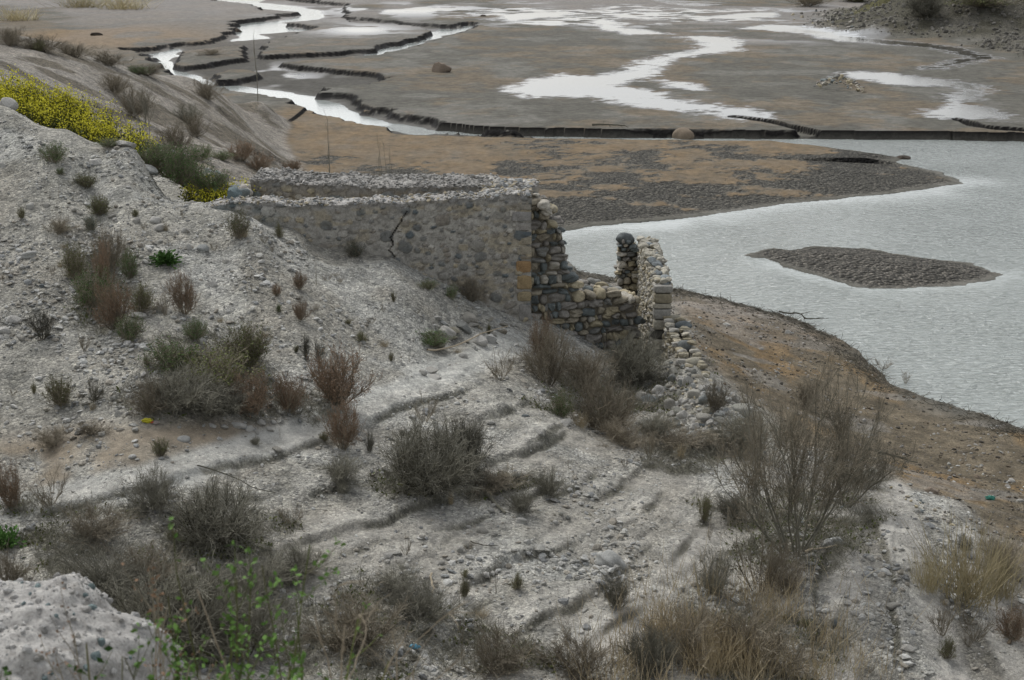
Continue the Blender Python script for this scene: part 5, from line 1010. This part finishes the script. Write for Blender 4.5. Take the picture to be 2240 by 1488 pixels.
# the fallen stones of the stepped wall
def inp(P, n, rs): return inpoly(P, n, rs)
heap = [(1455,800),(1500,790),(1545,850),(1600,860),(1645,895),(1650,940),(1600,960),(1585,985),(1500,950),(1440,905),(1405,890),(1400,840),(1425,790)]
def scatter(P, n, rs, smin, smax, label, group, mats, modes=('facet', 'box'), flat=.6, lift=.2, piles=None, dmin=0, name='rock', gap=.7, pw=2.0, stuff=None):
    ST = []; R_ = random.Random(rs); pts = inp(P, n * 4, rs); out = []
    for px, py in pts:
        s = smin + (smax - smin) * R_.random() ** pw
        if all(math.hypot(px - a, (py - b) * 1.5) > (s + c) * .5 * gap for a, b, c in out):
            out.append((px, py, s))
            g = ground(px, py, dmin)
            if piles: g = g + np.array([0, 0, piles(px, py)])
            if stuff: ST.append((g, s, flat)); continue
            rock(px, py, s, s * R_.uniform(.4, .95) * flat / .6, label, R_.choice(modes), R_.choice(mats), group, name=name, p=g, lift=lift, tilt=.35)
        if len(out) >= n: break
    if stuff:
        rg = np.random.default_rng(rs); P_ = np.array([a for a, b, c in ST]); w_ = np.array([b * np.linalg.norm(a - [0, 0, CAM_H]) / F / 2 for a, b, c in ST])[:, None]
        Vs, Fs, m = stones(P_ + [0, 0, .02], w_ * rg.uniform(.6, 1.2, (len(P_), 3)) * [1, 1, flat], rotz(rg.uniform(0, 6, len(P_)), .3, rg), 1, 'facet', rs); cl = PAL[rg.integers(0, 6, len(P_))] * 1.1
        tag(obj(stuff, mesh_np(stuff, Vs, Fs, MST, False, dict(col=np.repeat(cl, m, 0)))), label, 'stones', kind='stuff')
scatter(heap, 120, 21, 11, 32, 'pale stone fallen into the rubble heap below the stepped wall', 'fallen stones of the rubble heap', [MRUB, MPALE, MPALE], ('facet', 'facet', 'box'), flat=.75)
scatter(heap, 420, 51, 4, 12, 'small stones filling the rubble heap', None, [MRUB], flat=.6, gap=.35, stuff='rubble_infill')
for px, py, w, h, lb, md_, mt in [(1527,852,28,36,'squared block standing upright on the end of the stepped wall','box',MRUB),(1515,798,40,18,'long grey cobble topping the lower end of the stepped wall','round',MRUB),(1500,762,28,24,'blue grey cobble in mid crest of the stepped wall','round',MDRK),(1535,880,30,14,'grey cobble below the squared upright block','round',MRUB),(1495,716,36,18,'flat blue grey cobble on the upper crest of the stepped wall','round',MDRK),(1478,702,30,20,'pale boulder at the head of the stepped wall','facet',MRUB)]:
    x_ = at(px, py, 32.8 - (py - 700) / 150. * 3.2); rock(px, py, w, h, lb, md_, mt, p=(x_[0], x_[1] + .1, x_[2]), tilt=.08)
for px, py, w, h, lb in [(1480,905,34,30,'round grey boulder in the lower left of the rubble heap'),(1572,972,24,30,'tall pale stone, right one standing below the rubble heap'),(1548,975,24,28,'pale stone, left one standing below the rubble heap'),(1420,880,44,28,'wide blue grey boulder left of the rubble heap'),(1372,868,32,26,'pinkish boulder under the dark rounded shrub'),(1612,900,50,22,'long pale block at the right of the rubble heap')]:
    rock(px, py, w * .85, h * .85, lb, 'box' if 'block' in lb else 'facet', MRUB, lift=.1)
scatter([(945,700),(1000,690),(1090,690),(1135,718),(1120,740),(1060,765),(1000,780),(950,768),(930,730)], 28, 23, 10, 34, 'angular slab in the scree at the foot of the front wall', 'slabs at the foot of the front wall', [MPALE, MPALE, MRUB], ('facet',), .45)
scatter([(1260,735),(1330,740),(1360,755),(1350,775),(1290,770)], 8, 24, 8, 20, 'small stone fallen at the foot of the cobble wall', 'stones under the cobble wall', [MRUB, MPALE], ('facet', 'round'))
scatter([(1255,612),(1300,618),(1385,650),(1395,662),(1290,640)], 12, 25, 12, 26, 'cobble lying on the top of the cobble wall', 'cobbles on the wall top', [MRUB, MDRK], ('round',), piles=None, dmin=33.2)
scatter([(0,330),(250,350),(450,460),(640,540),(800,700),(650,780),(350,700),(0,850)], 34, 26, 7, 18, 'small pale stone loose on the gravel slope', 'loose stones on the gravel slope', [MPALE], ('facet', 'round'), .5)
scatter([(930,1120),(1110,1080),(1340,1100),(1360,1200),(1180,1230),(1000,1290),(880,1270)], 28, 27, 6, 18, 'small pale cobble scattered over the lower terraces', 'cobbles on the lower terraces', [MPALE, MRUB], ('facet', 'round'), .6)
scatter([(1760,1070),(1860,1080),(1800,1200),(1780,1300),(1720,1200)], 26, 28, 7, 20, 'dark cobble under the big tamarisk', 'cobbles under the tamarisk', [MDRK, MRUB], ('round', 'facet'), stuff='cobbles')
scatter([(1935,1060),(1985,1085),(2080,1120),(2150,1165),(2120,1170),(2000,1120)], 34, 29, 6, 15, 'grey pebble along the crest of the bank beyond the tracks', 'pebbles on the bank crest', [MDRK, MPALE], ('round', 'facet'), stuff='pebbles')
scatter([(420,935),(560,925),(700,905),(690,925),(560,950),(430,955)], 14, 30, 7, 20, 'white slab scrap along the path below the thicket', 'white stones along the path', [MPALE], ('facet',), .5)
def pile_h(px, py): return 1.0 * max(0, 1 - abs(px - 1833) / 52) * max(0, 1 - abs(py - 193) / 22)
scatter([(1778,188),(1815,172),(1850,172),(1885,190),(1890,204),(1850,203),(1800,198)], 90, 31, 6, 14, 'grey stone of the low cairn-like heap on the mudflat', 'stones of the heap on the mudflat', [MBRN, MRUB], ('facet',), .6, piles=pile_h, dmin=60, gap=.45, stuff='stone_heap')
scatter([(1705,45),(1780,56),(1860,62),(1900,50),(1880,20),(1760,20)], 30, 32, 5, 14, 'rock on the flank of the far rubbly mound', 'rocks on the far mound', [MBRN, MPALE], ('facet',), .8, dmin=60, stuff='far_rocks')
# ---------------------------------------------------------------- sticks, driftwood, litter
def stick(px0, py0, px1, py1, label, r=.012, mat=None, name='stick', cat='stick', lift=.03, rs=0, dmin=0, bend=.05, twigs=0):
    a = ground(px0, py0, dmin); b = ground(px1, py1, dmin); rg = np.random.default_rng(int(px0) + rs); m = 10; P = np.linspace(a, b, m); L = np.linalg.norm(b - a)
    P[:, 2] = np.maximum(gz(P[:, 0], P[:, 1]) + lift, P[:, 2]); P += np.cumsum(rg.normal(0, bend * L / m, (m, 3)), 0) * np.array([1, 1, .3]); P[:, 2] = np.maximum(P[:, 2], gz(P[:, 0], P[:, 1]) + r * .6)
    o0 = a.copy(); parts = [tubes((P - o0)[None], r, r * .45, 5)]
    if twigs: parts.append(tubes(branch(rg, (P - o0)[None], twigs, L * .22, .4, 4, .1, .15, .05), r * .4, r * .2, 4))
    return tag(obj(name, mesh_np(name, *merge(parts), mat or M_STRAWC), None, o0), label, cat)
stick(935, 778, 1110, 728, 'long pale dead branch lying across the slabs at the wall foot', .022, lift=.12)
stick(434, 1052, 604, 1112, 'thin dark pole lying across the lower bank', .012, M_DARKT, lift=.25, bend=.01)
stick(945, 1262, 962, 1332, 'bleached curved twig on the dry brush', .016, lift=.06, bend=.35)
stick(1065, 1085, 1105, 1128, 'grey rotten plank lying between two terraces', .035, M_GREY, lift=.03)
stick(1030, 1190, 1090, 1200, 'straight thin twig on the silt terrace', .010, M_DARKT)
stick(1045, 1352, 1115, 1420, 'grey fallen twig at the bottom centre', .010, M_GREY)
stick(1700, 692, 1790, 712, 'dark driftwood branch on the waterline', .028, M_DARKT, 'driftwood', 'driftwood', lift=.18, bend=.25, twigs=6)
stick(1572, 668, 1582, 696, 'bare stick leaning at the waterline behind the tall wall', .015, M_DARKT, 'driftwood', 'driftwood', lift=.25, twigs=2)
stick(1295, 278, 1370, 280, 'dark branch stranded on the flat above the cut bank', .07, M_DARKT, 'driftwood', 'driftwood', lift=.1, dmin=70, bend=.2, twigs=5)
stick(1900, 1035, 2010, 1065, 'bent dead branch reaching out from the tamarisk', .03, M_DARKT, 'fallen_branch', 'branch', lift=.5, bend=.2, twigs=6)
stick(1760, 1215, 1830, 1200, 'pale bowed branch under the big tamarisk', .022, lift=.06)
for k, (px, py, w) in enumerate([(1930, 812, 40), (1980, 845, 30), (2130, 930, 40), (2205, 945, 50)]):
    g = ground(px, py); g = np.array([g[0], g[1], .0]); plant('sparse', px, py, w, 26, ['first', 'second', 'third', 'fourth'][k] + ' wisp of dead twigs in the shallows, counted from the ruin', p=g)
def bag(px, py, w, label, colr):
    g = ground(px, py); dist = np.linalg.norm(g - [0, 0, CAM_H]); a = w * dist / F / 2; V1, F1 = ICO[3]; rg = np.random.default_rng(int(px))
    r = 1 + .35 * np.sin(V1 @ rg.normal(0, 4, 3)) * np.sin(V1 @ rg.normal(0, 5, 3) + 1) + .15 * np.sin(V1 @ rg.normal(0, 11, 3)); V2 = V1 * r[:, None] * np.array([a, a * .6, a * .45])
    t = NT('wrapper'); t.b.inputs['Base Color'].default_value = (*colr, 1); t.b.inputs['Roughness'].default_value = .5
    return tag(obj('plastic_bag', mesh_np('plastic_bag', V2, F1, t.m, True), None, g + [0, 0, a * .35]), label, 'litter')
bag(322, 926, 20, 'crumpled yellow plastic wrapper on the path under the thicket', (.55, .5, .04)); bag(333, 927, 9, 'small red and orange scrap beside the yellow wrapper', (.5, .10, .04)); bag(340, 930, 14, 'greyish pink scrap of plastic right of the yellow wrapper', (.33, .28, .26))
bag(2166, 1093, 18, 'teal plastic scrap on the shore slope', (.04, .20, .15)); bag(905, 1420, 22, 'pale blue scrap of plastic in the weeds at the bottom', (.10, .30, .42))
# ---------------------------------------------------------------- near the viewpoint
g0 = at(110, 1440, 9.0); rg = np.random.default_rng(77)
oc = empty('gravel_outcrop', (g0[0], g0[1], float(gz(g0[0], g0[1])))); tag(oc, 'close pale lump of cemented gravel filling the bottom left corner', 'rock outcrop')
D_, F_ = ico(6) if False else (None, None)
nu2, nv2 = 220, 120
th_, ph_ = np.meshgrid(np.linspace(0, 2 * math.pi, nu2, endpoint=False), np.linspace(0, .5 * math.pi, nv2))
ce, se = np.cos(ph_), np.sin(ph_); e2 = .55
X3 = np.sign(np.cos(th_)) * np.abs(np.cos(th_)) ** .85 * ce ** e2; Y3 = np.sign(np.sin(th_)) * np.abs(np.sin(th_)) ** .85 * ce ** e2; Z3 = se ** e2
topz = at(180, 1292, 9.3)[2]; baseh = float(oc.location.z); hh = topz - baseh + .35
rx_, ry_ = 1.52, 1.15; cx_ = float(at(338, 1440, 9.0)[0]) - rx_ * .96 - g0[0]
wx = cx_ + X3 * rx_; wy = Y3 * ry_ + .25; wz_ = -.4 + Z3 * (hh) 
nn = fbm(wx * 1.6 + 5, wy * 1.6 + wz_ * 1.3, 201, 5); n3 = fbm(wx * 7 + wz_ * 3, wy * 7 + wz_ * 2, 202, 5)
kk = 1 + (nn - .5) * .34; wx2 = cx_ + (wx - cx_) * kk; wy2 = wy * kk; wz2 = wz_ * (1 + (nn - .5) * .12) + (n3 - .5) * .12
cc = np.array([.34, .33, .31]) * (.7 + .6 * n3)[..., None] * (.85 + .3 * nn)[..., None]
ii = np.arange(nu2 * nv2).reshape(nv2, nu2); jj = np.roll(ii, -1, 1)
obj('body', mesh_np('outcrop_body', np.stack([wx2, wy2, wz2], -1).reshape(-1, 3), np.stack([ii[:-1], jj[:-1], jj[1:], ii[1:]], -1).reshape(-1, 4), MST, True, dict(col=cc.reshape(-1, 3))), oc)
pick = rg.integers(0, nu2 * nv2, 5000); pick = pick[(wz2.ravel()[pick] > .2)]; pp_ = np.stack([wx2, wy2, wz2], -1).reshape(-1, 3)[pick]; n = len(pick); sz = (.005 + .035 * rg.random(n) ** 7)[:, None] * rg.uniform(.6, 1.2, (n, 3))
Vs, Fs, m = stones(pp_, sz, rotz(rg.uniform(0, 6, n), .8, rg), 1, 'facet', 9); pq = np.array([(.15, .19, .19), (.28, .28, .27), (.36, .355, .34), (.42, .41, .39), (.33, .32, .30), (.24, .235, .22), (.38, .375, .36)]); cl = pq[rg.integers(0, 7, n)]
obj('pebbles', mesh_np('embedded_pebbles', Vs, Fs, MST, False, dict(col=np.repeat(cl, m, 0))), oc)
def near_plant(name, px, d, ytop, label, cat, build):
    b = at(px, 1488, d); zb = float(gz(b[0], b[1])); H = at(px, ytop, d)[2] - zb; e = empty(name, (b[0], b[1], zb)); tag(e, label, cat)
    for pn, (v, f), m in build(H): obj(pn, mesh_np(name + '_' + pn, v, f, m), e)
def b_leafy(n, spread, nl, lsz, ms, ml, asp=.6, seed=1):
    def f(H):
        rg = np.random.default_rng(seed); b = np.stack([rg.uniform(-spread, spread, n), rg.uniform(-.2, .2, n), np.zeros(n)], -1)
        S = grow(rg, b, np.stack([rg.normal(0, .10, n), rg.normal(0, .1, n), np.ones(n)], -1), H * rg.uniform(.72, 1.02, n), 9, .05, .02); B = branch(rg, S, n * 7, H * .14, .5, 3, .45, up=.15)
        i = rg.integers(0, len(B), nl); p = B[i, rg.integers(1, 4, nl)] + rg.normal(0, .012, (nl, 3))
        return [('stems', merge([tubes(S, .006, .003, 4), tubes(B, .003, .0015)]), ms), ('leaves', leaves(rg, p, np.full(nl, lsz), None, asp, .06), ml)]
    return f
near_plant('leafy_plant', 545, 6.6, 1236, 'out of focus lime green leafy plant at the bottom', 'weed', b_leafy(13, .28, 1000, .042, M_OLIVE, M_LIME, .6, 3))
near_plant('leafy_plant', 150, 6.4, 1418, 'out of focus green leaves low in front of the gravel outcrop', 'weed', b_leafy(9, .22, 260, .045, M_OLIVE, M_GREEN, .7, 4))
near_plant('leafy_plant', 640, 6.5, 1400, 'low green leaves right of the lime green plant', 'weed', b_leafy(7, .16, 180, .035, M_OLIVE, M_LIME, .6, 9))
near_plant('seed_stalks', 355, 6.8, 1325, 'rusty brown seed heads in front of the right side of the outcrop', 'dead stalks', b_leafy(9, .17, 520, .022, M_BROWN, M_SEED, .8, 5))
near_plant('seed_stalks', 235, 6.7, 1352, 'rusty brown seed stalks in front of the middle of the outcrop', 'dead stalks', b_leafy(6, .12, 260, .022, M_BROWN, M_SEED, .8, 6))
near_plant('seed_stalks', 480, 6.5, 1400, 'thin rusty seed stalks left of the lime green plant', 'dead stalks', b_leafy(7, .15, 240, .02, M_BROWN, M_SEED, .8, 8))
def b_twist(H):
    rg = np.random.default_rng(15); n = 7; b = np.stack([rg.uniform(-.10, .30, n), rg.uniform(-.1, .1, n), np.zeros(n)], -1)
    S = grow(rg, b, np.stack([rg.normal(.0, .15, n), rg.normal(0, .1, n), np.ones(n)], -1), H * rg.uniform(.75, 1.05, n), 14, .17, .06); B = branch(rg, S, 22, H * .28, .7, 8, .45, .22, .02); T = branch(rg, B, 50, H * .12, .6, 5, .2, .2, 0)
    return [('stems', tubes(S, .007, .0035, 5), M_STRAWC), ('twigs', merge([tubes(B, .004, .002, 4), tubes(T, .0022, .0012)]), M_STRAWC)]
near_plant('twisted_branches', 665, 6.3, 1225, 'pale twisted dead branches out of focus at the bottom', 'dead branches', b_twist)
